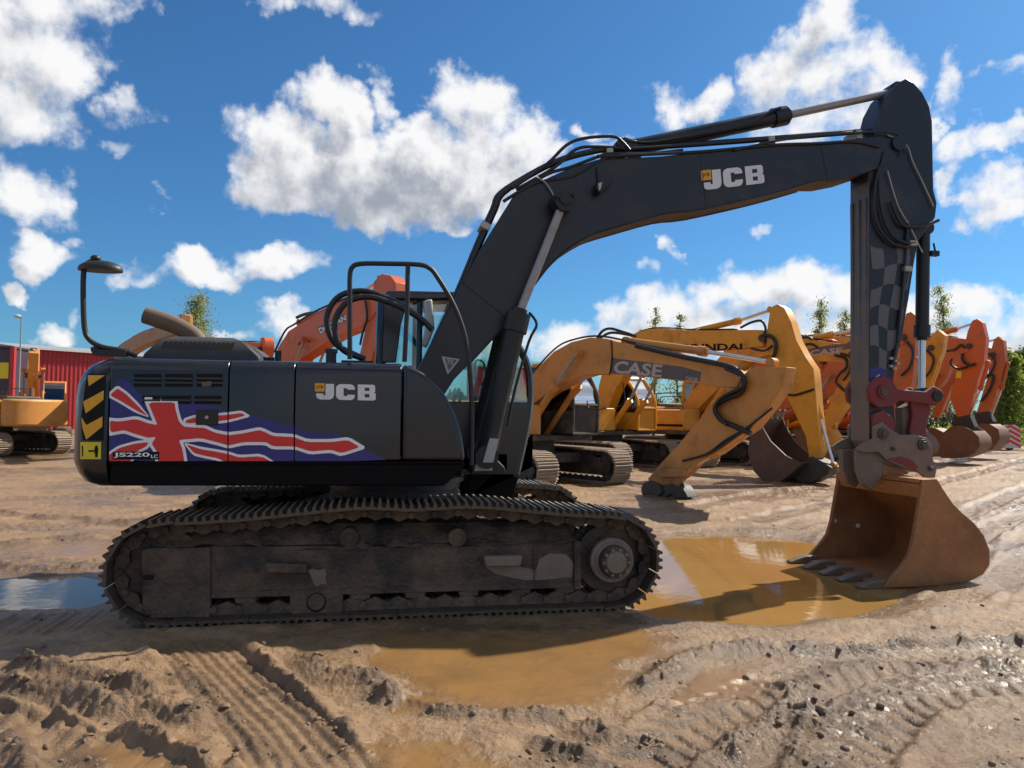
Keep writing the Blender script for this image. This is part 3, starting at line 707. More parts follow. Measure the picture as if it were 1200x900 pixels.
# ------------------------------------------------------------------ cab (shared builder); side outline is (x, z)
def make_cab(root, side, y0, y1, m_f, m_roof, m_g, split, post_r=.035, sill=None):
    """side = [rear-bottom, rear-top, front-top, front-mid, front-low, front-bottom]; split = height of the window sill"""
    cab = empty('cab', parent=root)
    rb, rt, ft, fm, fl, fb = [Vector((p[0], 0, p[1])) for p in side]
    fr = MB()
    def at(p, y): return Vector((p.x, y, p.z))
    for y in (y0+post_r, y1-post_r):
        fr.tube([at(rb, y), at(rt, y)], post_r*1.5, 6)
        fr.tube(crom([at(rt, y), at((rt+ft)/2+Vector((0, 0, .03)), y), at(ft, y), at(fm, y), at(fl, y), at(fb, y)], 5), post_r, 6)
    for p in (rt, ft, fb, rb, fl): fr.tube([at(p, y0+post_r), at(p, y1-post_r)], post_r, 6)
    mid = rb.lerp(ft, .42); mx = mid.x
    for y in (y0+post_r, y1-post_r): fr.tube([Vector((mx, y, rb.z)), Vector((mx, y, rt.z))], post_r*.9, 6)
    fr.build('cab_frame', m_f, cab, smooth=50)
    # lower panels
    zs = split; pan = MB()
    def xz_at(z):                            # x of the front edge at a height
        pl = [fb, fl, fm, ft]
        for a, b in zip(pl, pl[1:]):
            if a.z <= z <= b.z: return a.x+(b.x-a.x)*(z-a.z)/(b.z-a.z)
        return fl.x
    low = [(rb.x, rb.z), (fb.x, fb.z)]+([(fl.x, fl.z)] if fl.z < zs else [])+[(xz_at(zs), zs), (rb.x+(rt.x-rb.x)*.3, zs)]
    for y in (y0+.01, y1-.04): pan.prism(low, y, y+.03)
    rr = rb.lerp(rt, .0); pan.prism([(rb.x, rb.z), (rb.x+.04, rb.z), (rb.x+.06+(rt.x-rb.x)*.35, zs+.1), (rb.x+(rt.x-rb.x)*.35, zs+.1)], y0+.045, y1-.045)
    pan.build('lower_panel', m_f, cab, bevel=.01)
    rf = MB(); rf.prism([(rt.x-.03, rt.z), (ft.x+.04, ft.z), (ft.x-.04, ft.z+.09), (rt.x+.05, rt.z+.11)], y0-.01, y1+.01); rf.build('roof', m_roof, cab, bevel=.03, seg=3)
    # panes
    up = [(rb.x+(rt.x-rb.x)*.35+.03, zs), (mx-.02, zs), (mx-.02, rt.z-.03), (rt.x+.05, rt.z-.03)]
    fp = [(mx+.03, zs), (xz_at(zs)-.03, zs)]+[(p.x-.03, p.z) for p in (fl, fm) if p.z > zs]+[(ft.x-.03, ft.z-.03), (mx+.03, rt.z-.03)]
    for y in (y0+.022, y1-.03):
        for poly in (up, fp): MB().prism(poly, y, y+.006).build('window_pane', m_g, cab, smooth=0)
    wp = MB(); pl = [p for p in (ft, fm, fl)]
    vs = []
    for p in pl: vs += [(p.x-.01, y0+.07, p.z), (p.x-.01, y1-.07, p.z)]
    wp.add(vs, [(0, 1, 3, 2), (2, 3, 5, 4)]); wp.build('windscreen', m_g, cab, smooth=60, recalc=False)
    wp = MB(); wp.add([(rb.x+(rt.x-rb.x)*.45+.01, y0+.08, zs+.12), (rb.x+(rt.x-rb.x)*.45+.01, y1-.08, zs+.12), (rt.x+.02, y1-.08, rt.z-.05), (rt.x+.02, y0+.08, rt.z-.05)], [(0, 1, 2, 3)])
    wp.build('rear_pane', m_g, cab, smooth=0, recalc=False)
    fp_ = MB(); vs = []
    for p in (fl, fb): vs += [(p.x-.012, y0+.05, p.z), (p.x-.012, y1-.05, p.z)]
    fp_.add(vs, [(0, 1, 3, 2)]); fp_.build('front_panel', m_f, cab, smooth=0, recalc=False)
    MB().box(rb.x+.03, fb.x-.03, y0+.045, y1-.045, rb.z+.005, rb.z+.05).build('cab_floor', m_seat, cab)
    # seat and levers
    yc = (y0+y1)/2; sx = rb.x+.42; sz = rb.z+.45; st = MB()
    st.box(sx-.05, sx+.45, yc-.24, yc+.24, sz, sz+.14); st.prism([(sx-.10, sz+.1), (sx+.05, sz+.1), (sx-.02, sz+.72), (sx-.14, sz+.70)], yc-.23, yc+.23)
    st.box(sx+.05, sx+.3, yc-.2, yc+.2, rb.z, sz)
    st.build('seat', m_seat, cab, bevel=.04)
    for y in (yc-.33, yc+.33):
        MB().box(sx, sx+.5, y-.07, y+.07, sz-.05, sz+.2).cyl((sx+.42, y, sz+.2), (sx+.48, y, sz+.42), .018, n=8).build('console', m_seat, cab, bevel=.02)
    return cab

# ------------------------------------------------------------------ bucket (shared): side profile back curve and lip in (x, z)
def make_bucket(root, back, front, y0, y1, mat, teeth=None, m_t=None, t=.03, name='bucket'):
    """back = outline from the top rim round the back to the lip tip; front = edge of the side plate from lip tip up to the rim"""
    b = empty(name, parent=root)
    c = Vector((sum(p[0] for p in back)/len(back), sum(p[1] for p in back)/len(back)))
    side = back+front
    for y in (y0, y1-t*.8):
        MB().prism(side, y, y+t*.8).build('side_plate', mat, b, bevel=.006)
        if teeth:
            edge = [back[-1]]+front; ins = [tuple(Vector(p)+(c-Vector(p)).normalized()*.055) for p in edge]
            MB().prism(edge+ins[::-1], y-.012, y+t*.8+.012).build('side_cutter', mat, b, bevel=.006)
    inner = []
    for i, p in enumerate(back):
        a, d = Vector(back[max(i-1, 0)]), Vector(back[min(i+1, len(back)-1)]); tt = (d-a).normalized(); n = Vector((tt.y, -tt.x))
        if (c-Vector(p)).dot(n) < 0: n = -n
        inner.append(tuple(Vector(p)+n*t))
    sh = MB(); n = len(back)
    vs = [(p[0], y, p[1]) for y in (y0+.025, y1-.025) for p in back+inner]
    fs = []
    for i in range(n-1): fs += [[i, i+1, 2*n+i+1, 2*n+i], [n+i, 3*n+i, 3*n+i+1, n+i+1], [i, n+i, n+i+1, i+1], [2*n+i, 2*n+i+1, 3*n+i+1, 3*n+i]]
    fs += [[0, 2*n, 3*n, n], [n-1, 2*n-1, 4*n-1, 3*n-1]]
    sh.add(vs, fs); sh.build('shell', mat, b, smooth=50)
    if teeth:
        p = Vector((back[-1][0], back[-1][1])); d = (p-Vector(back[-2])).normalized(); up = Vector((-d.y, d.x))
        if up.y < 0: up = -up
        for i in range(teeth):
            y = y0+.07+(y1-y0-.14)*i/(teeth-1); w = .055; L = .23
            q = [p-d*.14+up*.075, p-d*.14-up*.02, p+d*L-up*.010, p+d*L+up*.012, p+d*.04+up*.075]
            MB().prism([tuple(a) for a in q], y-w, y+w).build('tooth', m_t or mat, b, bevel=.008)
    return b

# ================================================================== the black excavator in front
EX = tag(empty('excavator'), 'black excavator with a Union Jack on its engine doors, standing nearest', 'excavator')
U, PP = MAIN.U, MAIN.P
YB = -1.25
ZB = U(320, 541.3, YB)[1]; ZT = 2.065
ZL = U(300, 569.5, YB)[1]

# ---- undercarriage
tp = track_path(-1.79, 1.80, .415, .36, [(-1.2, .80), (-.35, .875), (.1, .86), (.62, .875), (1.3, .81)])
for yc in (-1.2, 1.2):
    make_track(EX, yc, .30, tp, 50, m_shoe, m_under, jit=.02)
    s = -1 if yc < 0 else 1
    yo = yc+s*.16; yi = yc-s*.2
    lo, hi = min(yo, yi), max(yo, yi)
    F = lambda pts: PP(pts, -1.36)
    fr = MB()
    fr.prism(F([(246,640),(246,700.5),(430,695.5),(672,688),(676,634),(560,640),(420,640)]), lo, hi)
    # sloping, mud-caked upper faces of the beam
    a = F([(250,640),(676,634)]); zt = a[0][1]
    yy = yc+s*.16
    fr.add([(a[0][0], yy-s*.005, a[0][1]), (a[1][0], yy-s*.005, a[1][1]), (a[1][0]-.1, yc, a[1][1]+.15), (a[0][0]+.1, yc, a[0][1]+.15),
            (a[0][0]+.1, yi, a[0][1]+.15), (a[1][0]-.1, yi, a[1][1]+.15)], [(0, 1, 2, 3), (3, 2, 5, 4)])
    fr.build('track_frame', m_under, EX, bevel=.012)
    mud = MB(); nx_, ny_ = 150, 12; x_a, x_b = a[0][0]-.35, a[1][0]-.02; vs = []
    for i in range(nx_):
        for j in range(ny_):
            X = x_a+(x_b-x_a)*i/(nx_-1); v = j/(ny_-1); n_ = float(fbm(np.array([X*6.0]), np.array([v*1.6+s]), 4, 201, .6)[0]); n2 = float(fbm(np.array([X*1.3]), np.array([.3+s]), 2, 203)[0])
            vs.append((X, yy+s*(.012+.10*max(0, n_+.1)-.09*v*v-.06*(v < .05))*1.0-s*v*.17, a[0][1]-.05+v*.22+.10*n_+.14*n2))
    mud.add(vs, [(i*ny_+j, (i+1)*ny_+j, (i+1)*ny_+j+1, i*ny_+j+1) for i in range(nx_-1) for j in range(ny_-1)]); mud.build('caked_mud', m_caked, EX, smooth=60)
    g = MB(); g.prism(F([(166,646),(170,642),(247,641),(247.5,721),(176,722),(167,712)]), yo-.02 if s < 0 else yo-.03, yo+.03 if s < 0 else yo+.02)
    g.prism(F([(177,709),(247,708),(247,722.5),(178,724)]), yo-.035, yo+.035)
    gp = g.build('idler_guard', m_under, EX, bevel=.01)
    if s < 0: MB().box(U(169,675,-1.36)[0], U(181,675,-1.36)[0], yo-.026, yo-.015, U(169,679,-1.36)[1], U(169,673,-1.36)[1]).build('slot', m_gap, gp)
    # idler and sprocket
    for x, nm, r in ((-1.79, 'idler', .30), (1.80, 'sprocket', .29)):
        w = MB().cyl((x, yc-.10, .415), (x, yc+.10, .415), r, n=40)
        w.cyl((x, yc-.15, .415), (x, yc+.15, .415), .16, n=24)
        if nm == 'sprocket':
            for i in range(22):
                t = 2*math.pi*i/22; w.cyl((x+.30*math.cos(t), yc-.035, .415+.30*math.sin(t)), (x+.30*math.cos(t), yc+.035, .415+.30*math.sin(t)), .035, n=6)
        wo = w.build(nm, m_under, EX, smooth=40)
        if nm == 'sprocket':
            hb = MB().cyl((x, yo, .415), (x, yo+s*.06, .415), .19, n=32).cyl((x, yo+s*.06, .415), (x, yo+s*.085, .415), .16, .14, n=28)
            hb.build('final_drive_rim', m_under_pale, wo, smooth=40, bevel=.008)
            h2 = MB().cyl((x, yo+s*.08, .415), (x, yo+s*.15, .415), .14, .125, n=28); h2.build('final_drive_cover', m_under, wo, smooth=40)
            h3 = MB().cyl((x, yo+s*.15, .415), (x, yo+s*.175, .415), .095, .085, n=24)
            for i in range(10):
                t = 2*math.pi*i/10; q = Vector((x+.108*math.cos(t), yo+s*.145, .415+.108*math.sin(t))); h3.cyl(q, q+Vector((0, s*.02, 0)), .014, n=6)
            h3.build('hub_cap', m_under_pale, wo, smooth=40)
    # rollers
    for x in (-1.18, -.74, -.30, .14, .58, 1.02, 1.40):
        MB().cyl((x, yc-.155, .20), (x, yc+.155, .20), .07, n=20).cyl((x, yc-.13, .20), (x, yc-.07, .20), .095, n=20).cyl((x, yc+.07, .20), (x, yc+.13, .20), .095, n=20)\
            .box(x-.075, x+.075, yc-.165, yc+.165, .15, .22).build('roller', m_under, EX, smooth=40)
    for px in (409, 536):
        x = U(px, 630, -1.36)[0]; z = U(px, 630, -1.36)[1]
        MB().cyl((x, yc-.17, z), (x, yc+.17, z), .075, n=20).cyl((x, yc+s*.17, z), (x, yc+s*.185, z), .035, n=12).box(x-.05, x+.05, yc-.06, yc+.06, zt, z).build('carrier_roller', m_under, EX, smooth=40)
    # track guide in the middle, step and bracket on the beam
    gg = MB(); c0 = F([(340,697),(402,696),(402,716),(396,719),(346,720),(340,717)])
    gg.prism(c0, yo-.02, yo+.02); go = gg.build('track_guide', m_under, EX, bevel=.006)
    if s < 0:
        c = U(371, 705, -1.36); MB().cyl((c[0], yo-.021, c[1]), (c[0], yo-.03, c[1]), .074, n=24).build('guide_hole', m_gap, go, smooth=40)
        MB().cyl((c[0], yo-.031, c[1]+.005), (c[0], yo-.036, c[1]+.005), .064, n=24).build('roller_face', m_under, go, smooth=40)
        st = F([(313,657),(361,658),(361,669),(313,668)]); MB().prism(st, yo-.11, yo-.005).build('step', m_under, EX, bevel=.01)
        MB().prism(F([(361,668),(366,666),(373,668.5),(381,666.5),(382.5,672),(381,678),(383.5,684),(376,684.5),(371,687),(367,683),(365,676)]), yo-.006, yo+.01).build('scraped_patch', m_under_pale, EX)
        st = F([(566,650),(610,649),(608,661),(568,662)]); MB().prism(st, yo-.09, yo-.005).build('step', m_under_pale, EX, bevel=.01)
        pts = [(568,664),(600,662),(628,668),(632,655),(645,648),(664,650),(672,660),(670,676),(640,679),(618,680),(600,677),(580,672)]
        MB().prism(F(pts), yo-.006, yo+.01).build('scraped_patch', m_under_pale, EX)
        MB().box(U(626,660,-1.36)[0]-.006, U(626,660,-1.36)[0]+.006, yo-.012, yo, U(626,683,-1.36)[1], U(626,640,-1.36)[1]).build('weld_seam', m_under, EX)
        for px_ in (262, 300, 420, 455, 500, 545):
            c = U(px_, 668+(px_ % 3)*4, -1.36); MB().cyl((c[0], yo-.012, c[1]), (c[0], yo, c[1]), .018, n=6).build('bolt', m_under, EX)
        MB().prism(F([(248,694),(670,682),(670,688.5),(248,701)]), yo-.014, yo-.001).build('beam_flange', m_under, EX, bevel=.004)
        MB().prism(F([(672,634),(680,634),(680,690),(672,690)]), yo-.03, yo+.02).build('end_plate', m_under, EX, bevel=.005)
# cross frame and slew ring
cb = MB().cyl((0, 0, .62), (0, 0, .92), .72, .62, n=32)
for a in (35, 145, 215, 325):
    x, y = math.cos(R(a)), math.sin(R(a)); p = Vector((x*.4, y*.4, .72)); q = Vector((x*1.25, math.copysign(1.02, y), .52)); cb.cyl(p, q, .20, .16, n=8)
cb.build('cross_frame', m_under, EX, smooth=40)
MB().cyl((0, 0, .92), (0, 0, ZL+.01), .64, n=48).cyl((0, 0, .98), (0, 0, 1.03), .68, n=48).build('slew_ring', m_black, EX, smooth=40)

# ---- upper structure
x_cw = U(127.5, 480, YB)[0]; x_d1 = U(267.3, 480, YB)[0]; x_d2 = U(345, 480, YB)[0]; x_d3 = U(470.5, 480, YB)[0]; x_end = U(545, 541, YB)[0]
G = .005
deck = MB()
deck.prism(PP([(128,541.5),(546,543.5),(528,563),(520,569.5),(128,569.5)], YB), YB+.012, -.35)
deck.box(x_cw, .62, -.35, .35, ZL, ZB-.01); deck.box(x_cw, 1.20, .35, 1.22, ZL, ZB-.01)
deck.build('platform', m_skirt, EX, bevel=.012)
MB().box(x_cw+.02, x_end-.01, YB-.008, YB+.02, ZB-.016, ZB+.001).build('sill_strip', m_skirt, EX, bevel=.004)
core = MB().box(x_cw+.01, x_d2-.02, -1.0, 1.0, ZB+.004, ZT-.03); core.build('engine_bay', m_gap, EX)
def door_prof(s=1, r=.115):
    p = [(-.95, ZB+.004), (-1.235, ZB+.004), (-1.25, ZB+.02), (-1.25, ZT-r)]
    for i in range(1, 7): t = R(90*i/6); p.append((-1.25+r*(1-math.cos(t)), ZT-r+r*math.sin(t)))
    p.append((-.95, ZT+.002))
    return [(a*s, b) for a, b in p]
doors = []
for x0, x1 in ((x_cw+G, x_d1-G), (x_d1+G, x_d2-G)):
    doors.append(MB().xprism(door_prof(), x0, x1).build('engine_door', m_body, EX, bevel=.006))
p3 = door_prof(); p3[0] = (-.42, p3[0][1]); p3[-1] = (-.42, ZT+.002)
tank = MB().xprism(p3, x_d2+G, x_d3-G).build('fuel_tank', m_body, EX, bevel=.006)
MB().xprism(door_prof(-1), x_cw+G, x_d2).build('far_door', m_body, EX, bevel=.006)
MB().box(x_cw+G, x_d2-G, -.948, .948, ZT-.04, ZT).build('engine_deck', m_body, EX, bevel=.004)
fb_ = MB().prism([(x_d3+G, ZB+.004), (x_d3+G, ZT-.005)]+PP([(480,429.5),(492,434),(505,443),(518,457),(529,474),(537,493),(542,512),(544.5,528),(545,541)], YB)[0:], YB, -.5)
front_box = fb_.build('tool_box', m_body, EX, bevel=.05, seg=4)
# counterweight: plan outline swept up with rounded rims
plan = [(x_cw-G, -1.25)]
cwx0 = U(110, 480, -1.25)[0]
for i in range(1, 11): t = R(90*i/10); plan.append((cwx0+.02-.62*math.sin(t)**.9*.50, -1.25+.0+.85*(1-math.cos(t))**1.15))
tip = plan[-1]; plan += [(tip[0]-.07, tip[1]+.25)]
plan += [(a, -b) for a, b in plan[::-1]]
cw = MB(); lev = [(ZL, .14), (ZL+.03, .075), (ZL+.10, .03), (ZB-.02, .006), (ZB, 0), (1.75, 0), (1.86, .012), (1.95, .05), (2.01, .10), (2.05, .17), (2.07, .26)]
nv = len(plan); vs = []
for z, ins in lev:
    for (a, b) in plan:
        k = min(1, max(0, (x_cw-a)/.25)); yy = b*(1-ins/1.25*.8*(1 if abs(b) > .01 else 0)) if z > 1.5 or z < ZB-.03 else b
        vs.append((a+ins*k*.9, yy, z))
fs = [list(range(nv)), list(range((len(lev)-1)*nv, len(lev)*nv))[::-1]]
for i in range(len(lev)-1):
    for j in range(nv): fs.append([i*nv+j, i*nv+(j+1) % nv, (i+1)*nv+(j+1) % nv, (i+1)*nv+j])
cw.add(vs, fs); counter = cw.build('counterweight', m_body, EX, smooth=50)
BV = BVHTree.FromPolygons([v.co for v in counter.data.vertices], [list(p.vertices) for p in counter.data.polygons])
def wrap(polys, name, mat, off, parent):
    """a sticker cut to shape and pressed onto the counterweight's curved side"""
    bm = bmesh.new()
    for p in polys:
        q = [U(a, b, YB) for a, b in p]; f = bm.faces.new([bm.verts.new((a, -2, b)) for a, b in q])
    bmesh.ops.triangulate(bm, faces=bm.faces[:])
    for _ in range(3): bmesh.ops.subdivide_edges(bm, edges=bm.edges[:], cuts=1, use_grid_fill=True)
    for v in bm.verts:
        d = ray(600, 450); o = Vector((v.co.x, YB, v.co.z)); dr = (o-CAM).normalized()   # pressed along the line of sight of whoever read the outline
        h, nrm, _, _ = BV.ray_cast(CAM, dr)
        if h: v.co = h+(nrm if nrm.dot(dr) < 0 else -nrm)*off
    me = bpy.data.meshes.new(name); bm.to_mesh(me); bm.free(); me.materials.append(mat)
    o = bpy.data.objects.new(name, me); COL.objects.link(o); o.parent = parent; return o
wrap([[(102,438),(124,438),(121,516),(97,516),(95,490)]], 'hazard_panel', m_gap, .003, counter)
wrap([[(103.5,440),(123.4,440),(104.5,452.5)]], 'hazard_stripe', m_yel, .005, counter)
wrap([[(100,469.5),(122,457.5),(121.5,468.5),(101,484.5),(97.8,471)]], 'hazard_stripe', m_yel, .005, counter)
wrap([[(96.2,489),(101.5,498),(120.5,488),(120,500),(101.5,515),(96.8,500)]], 'hazard_stripe', m_yel, .005, counter)
wl = wrap([[(94.8,518),(118.8,518),(118.6,538),(94.6,538)]], 'warning_label', m_yel2, .004, counter)
wrap([[(112,522),(114.5,522),(115.5,527),(114.5,536),(112,536),(111,527)],[(104,527.5),(111,527.5),(111,529.5),(104,529.5)],[(96.5,522),(98,522),(98,535),(96.5,535)]], 'warning_pictogram', m_gap, .006, counter)

# ---- the flag, cut where the doors meet
BLUE = [(142,443),(150,447),(164,462),(174,471),(210,471),(238,474),(256,478),(268,482),(290,487),(304,489),(320,492),(328,497),(346,499),(360,506),(380,508),(394,508),(402,512),(432,528),(457,540.5),(123,540.5),(129,507),(129,463)]
RC = [(174,471.6),(205,471.6),(206,480),(210,494),(216,500),(228,501),(240,501.5),(252,507),(268,510),(284,508),(304,504),(310,506),(320,511),(344,512),(360,518),(388,518),(408,515.6),(422,524),
 (400,531),(388,527),(364,529),(346,523),(320,523),(312,518),(286,518),(268,522),(256,518.5),(236,513.5),(216,515),(210,516),(214,526),(217,545),(186,545),(185,530),(178,520),(183,512),(174,513),(160,509),(146,504),(130,507),(129,493),(140,494),(160,491),(174,496),(185,498),(180,486)]
RD = [[(138,455),(129,463),(142,470),(160,481),(174,488),(160,474),(148,462)],[(128,533),(128,545),(150,545),(160,529),(172,523),(174,518),(158,520),(140,525)],
 [(218,492.5),(229,489),(256,487),(268,486),(283,484),(288,487),(268,492),(256,493.5),(240,495),(218,496)],
 [(218,520.5),(236,526.5),(252,529),(268,532),(280,536),(306,534.5),(326,545),(270,545),(256,537),(240,534),(228,531)]]
def chaikin(p):
    out = []
    for i in range(len(p)):
        a, b = p[i], p[(i+1) % len(p)]; out += [(a[0]*.86+b[0]*.14, a[1]*.86+b[1]*.14), (a[0]*.14+b[0]*.86, a[1]*.14+b[1]*.86)]
    return out
def lim(p): return clip(chaikin(p), 1, 540.3, True)
for d, x0, x1 in ((doors[0], 128.5, 266.6), (doors[1], 268.2, 344.2), (tank, 345.9, 470)):
    def cut(p):
        q = clip(clip(lim(p), 0, x0, False), 0, x1, True); return [U(a, b, YB) for a, b in q]
    flat([cut(BLUE)], YB-.002, 'flag_blue', m_fblue, d)
    wq = [cut(grow(p, 3.0 if i < 3 else 3.0)) for i, p in enumerate(RD)]
    for i, p in enumerate(wq):
        if len(p) > 2: flat([p], YB-.0035-.0006*i, 'flag_white', m_white, d)
    for p in RD:
        q = cut(p)
        if len(q) > 2: flat([q], YB-.0066, 'flag_red', m_fred, d)
    q = cut(grow(RC, 3.6))
    if len(q) > 2: flat([q], YB-.0078, 'flag_white', m_white, d)
    q = cut(RC)
    if len(q) > 2: flat([q], YB-.009, 'flag_red', m_fred, d)
pl = flat([PP([(132.5,529.3),(187,529.3),(187,538.3),(132.5,538.3)], YB)], YB-.0105, 'model_plate', m_gap, doors[0])
lettering('JS220', PP([(133.5,530.2),(176,530.2),(176,536.6),(133.5,536.6)], YB), YB-.012, m_white, doors[0], 'model_lettering', .025)
lettering('LC', PP([(177.5,532.5),(185.5,532.5),(185.5,536.6),(177.5,536.6)], YB), YB-.012, m_white, doors[0], 'model_lettering', .02)
# lock and louvres
lk = MB().prism(PP([(230,480.5),(256,480.5),(256,498),(230,498)], YB), YB-.02, YB+.01).build('lock_plate', m_black, doors[0], bevel=.006)
c = U(243, 489, YB); MB().cyl((c[0], YB-.02, c[1]), (c[0], YB-.028, c[1]), .014, n=14).build('lock_barrel', m_clamp, doors[0], smooth=40)
for cols, y0, nrow in (([(157,189),(193.5,226),(230.5,261)], 438.2, 3), ([(167,188),(190,224),(228,259.5)], 463.6, 2)):
    for a, b in cols:
        vb = MB().prism(PP([(a,y0),(b,y0),(b,y0+nrow*5.0),(a,y0+nrow*5.0)], YB), YB-.0025, YB+.02).build('vent_backing', m_gap, doors[0])
        for k in range(1, nrow):
            zc = U(a, y0+k*5.0, YB)[1]; xa, xb = U(a, y0, YB)[0]-.004, U(b, y0, YB)[0]+.004
            MB().prism([(xa, zc-.010), (xb, zc-.010), (xb, zc+.008), (xa, zc+.008)], YB-.010, YB+.01).build('vent_slat', m_body, doors[0], bevel=.003)
flat([PP([(236,448),(247,446.5),(249,450),(246,453),(238,453)], YB)], YB-.0115, 'ochre_sticker', m_exh, doors[0])
flat([PP([(170,465.5),(179,465.5),(179,468),(170,468)], YB)], YB-.0115, 'small_sticker', m_white, doors[0])
jcb_logo(PP([(370.5,449.5),(440.3,451),(440.3,469.5),(370.5,468)], YB), YB-.003, tank)
# ---- hood on the engine deck
def ring(pxs, y): return [MAIN.T(a, b, y) for a, b in pxs]
hb0, hb1, hz = U(166, 420, -.92)[0], U(306, 420, -.92)[0], ZT
hood = MB(); ht = U(240, 395.5, -.75)[1]
x0, x1 = U(205, 396, -.78)[0], U(273, 398, -.78)[0]
vs = []
for (a, b, y, z) in ((hb0, hb1, -.95, ZT-.005), (hb0+.02, hb1-.01, -.945, ZT+.05), (x0-.10, x1+.10, -.86, ht-.035), (x0, x1, -.78, ht)):
    vs += [(a, y, z), (b, y, z), (b, -y-.5, z), (a, -y-.5, z)]
fs = [(3, 2, 1, 0), (12, 13, 14, 15)]+[(i*4+j, i*4+(j+1) % 4, (i+1)*4+(j+1) % 4, (i+1)*4+j) for i in range(3) for j in range(4)]
hood.add(vs, fs); hd = hood.build('engine_hood', m_hood, EX, bevel=.02, seg=3)
for i in range(15):
    xx = x0-.06+(x1-x0+.06)*i/14; za, zb_ = ZT+.095, ht-.05; ya = -.945+(.085)*(za-ZT-.05)/(ht-.035-ZT-.05); yb_ = -.945+.085*(zb_-ZT-.05)/(ht-.035-ZT-.05)
    w = .014; mb = MB(); mb.add([(xx-w, ya-.003, za), (xx+w, ya-.003, za), (xx+w+.02, yb_-.003, zb_), (xx-w+.02, yb_-.003, zb_)], [(0, 1, 2, 3)]); mb.build('hood_slot', m_gap, hd, smooth=0, recalc=False)
for i in range(8):
    t = (i+.5)/8; y = -.88+t*.5
    xb0, zb0, xb1, zb1 = hb1-.015, ZT+.06, x1+.105, ht-.045
    mb = MB(); mb.add([(xb0+.006, y-.012, zb0), (xb0+.006, y+.012, zb0), (xb1+.006, y+.012, zb1), (xb1+.006, y-.012, zb1)], [(0, 1, 2, 3)]); mb.build('hood_slot', m_gap, hd, smooth=0, recalc=False)
# exhaust
ex = crom(MAIN.path([(234,402),(225,392),(207,382),(188,375),(170,369)], -.05), 5)
MB().tube(ex, .082, 16).build('exhaust_pipe', m_exh, EX, smooth=50)
# small fittings on the deck
MB().cyl((U(388,420,-.85)[0], -.85, ZT-.01), (U(388,420,-.85)[0], -.85, ZT+.10), .045, n=16).cyl((U(388,420,-.85)[0], -.85, ZT+.10), (U(388,420,-.85)[0], -.85, ZT+.135), .055, n=16).build('filler_cap', m_black, EX, smooth=40)
for px in (312, 318, 326): 
    x = U(px, 418, -.7)[0]; MB().cyl((x, -.7, ZT-.01), (x, -.7, ZT+.06+.03*(px % 3)), .028, n=10).build('deck_fitting', m_black, EX, smooth=40)
MB().box(U(400,424,-.9)[0], U(438,424,-.9)[0], -.93, -.55, ZT-.01, ZT+.035).build('grab_plate', m_black, EX, bevel=.008)
# mirror
MB().tube(crom(MAIN.path([(160,417),(146,412),(118,406),(104,397),(99,384),(97.5,350),(98,320),(101,310),(110,305)], -1.02), 5), .021, 10).build('mirror_arm', m_black, EX, smooth=60)
mz = MAIN.T(118, 314, -1.02); mr_ = MB().ell((mz.x, mz.y, mz.z-.015), .17, .11, .075, 20, 8, zmin=-.15)
mo = mr_.build('mirror', m_black, EX, smooth=60)
c2 = MAIN.T(112, 303, -1.02); MB().ell((c2.x, c2.y, c2.z), .04, .04, .03, 12, 6).build('mirror_knuckle', m_black, mo, smooth=60)
MB().tube(MAIN.path([(108,411),(118,408),(150,413)], -1.0), .03, 8).box(U(112,415,-1.0)[0], U(150,415,-1.0)[0], -1.06, -.94, U(112,417,-1.0)[1], U(112,410,-1.0)[1]).build('mirror_bracket', m_black, EX, smooth=40)
# handrail
MB().tube(crom(MAIN.path([(410,421),(410,360),(410,325),(413,313),(424,309),(455,309),(490,310),(503,314),(512,324),(532,358),(545,395),(551,440),(553,490),(552,545)], -1.10), 4), .021, 10).build('handrail', m_black, EX, smooth=60)
MB().tube(MAIN.path([(478,310),(477,365),(474,424)], -1.10), .021, 10).build('handrail_post', m_black, EX, smooth=60)
# hydraulic hoses looping behind the rail
for dx, dy, q in ((0, 0, -.52), (9, 7, -.62)):
    hp = [(498+dx,380+dy),(482+dx,365+dy),(455+dx*.8,350+dy),(425+dx*.8,341+dy),(398+dx,347+dy),(384+dx,367+dy),(385+dx,388+dy),(397+dx*.7,406+dy*.7),(428,421)]
    MB().tube(crom(MAIN.path(hp, q), 6), .028, 10).build('hydraulic_hose', m_rubber, EX, smooth=60)

# ---- cab on the far side
CY0, CY1 = .34, 1.28
side = PP([(441,556),(448,352),(556,352),(611,410),(622,470),(606,556)], CY0)
cabM = make_cab(EX, side, CY0, CY1, m_body, m_body, m_glass, U(500, 470, CY0)[1], .04)
MB().prism(PP([(440,425),(442,400),(450,352),(478,352),(470,380),(464,425)], CY0), CY0-.01, CY0+.03).build('rear_pillar', m_body, cabM, bevel=.01)
b_ = MAIN.T(494, 350, .6); MB().cyl((b_.x, .6, b_.z-.02), (b_.x, .6, b_.z+.05), .06, n=16).build('roof_box', m_amber, cabM, smooth=40)
MB().prism(PP([(496,353),(506,351),(509,385),(500,408),(494,405),(499,380)], .30), .24, .32).build('cab_mirror', m_lbl, cabM, bevel=.02)
MB().tube(crom(MAIN.path([(556,445),(557,425),(562,422),(567,426),(569,440),(564,452)], 1.1), 4), .012, 6).build('far_mirror_loop', m_black, cabM, smooth=50)
MB().prism(PP([(601,585),(548,585),(548,549),(622,545),(622,520),(608,560)], .45), .45, 1.2).build('cab_base', m_skirt, EX, bevel=.02)
lb = flat([PP([(558,541),(577,540.5),(577,551.5),(556,552)], -.40)], -.402, 'data_label', m_lbl, EX)
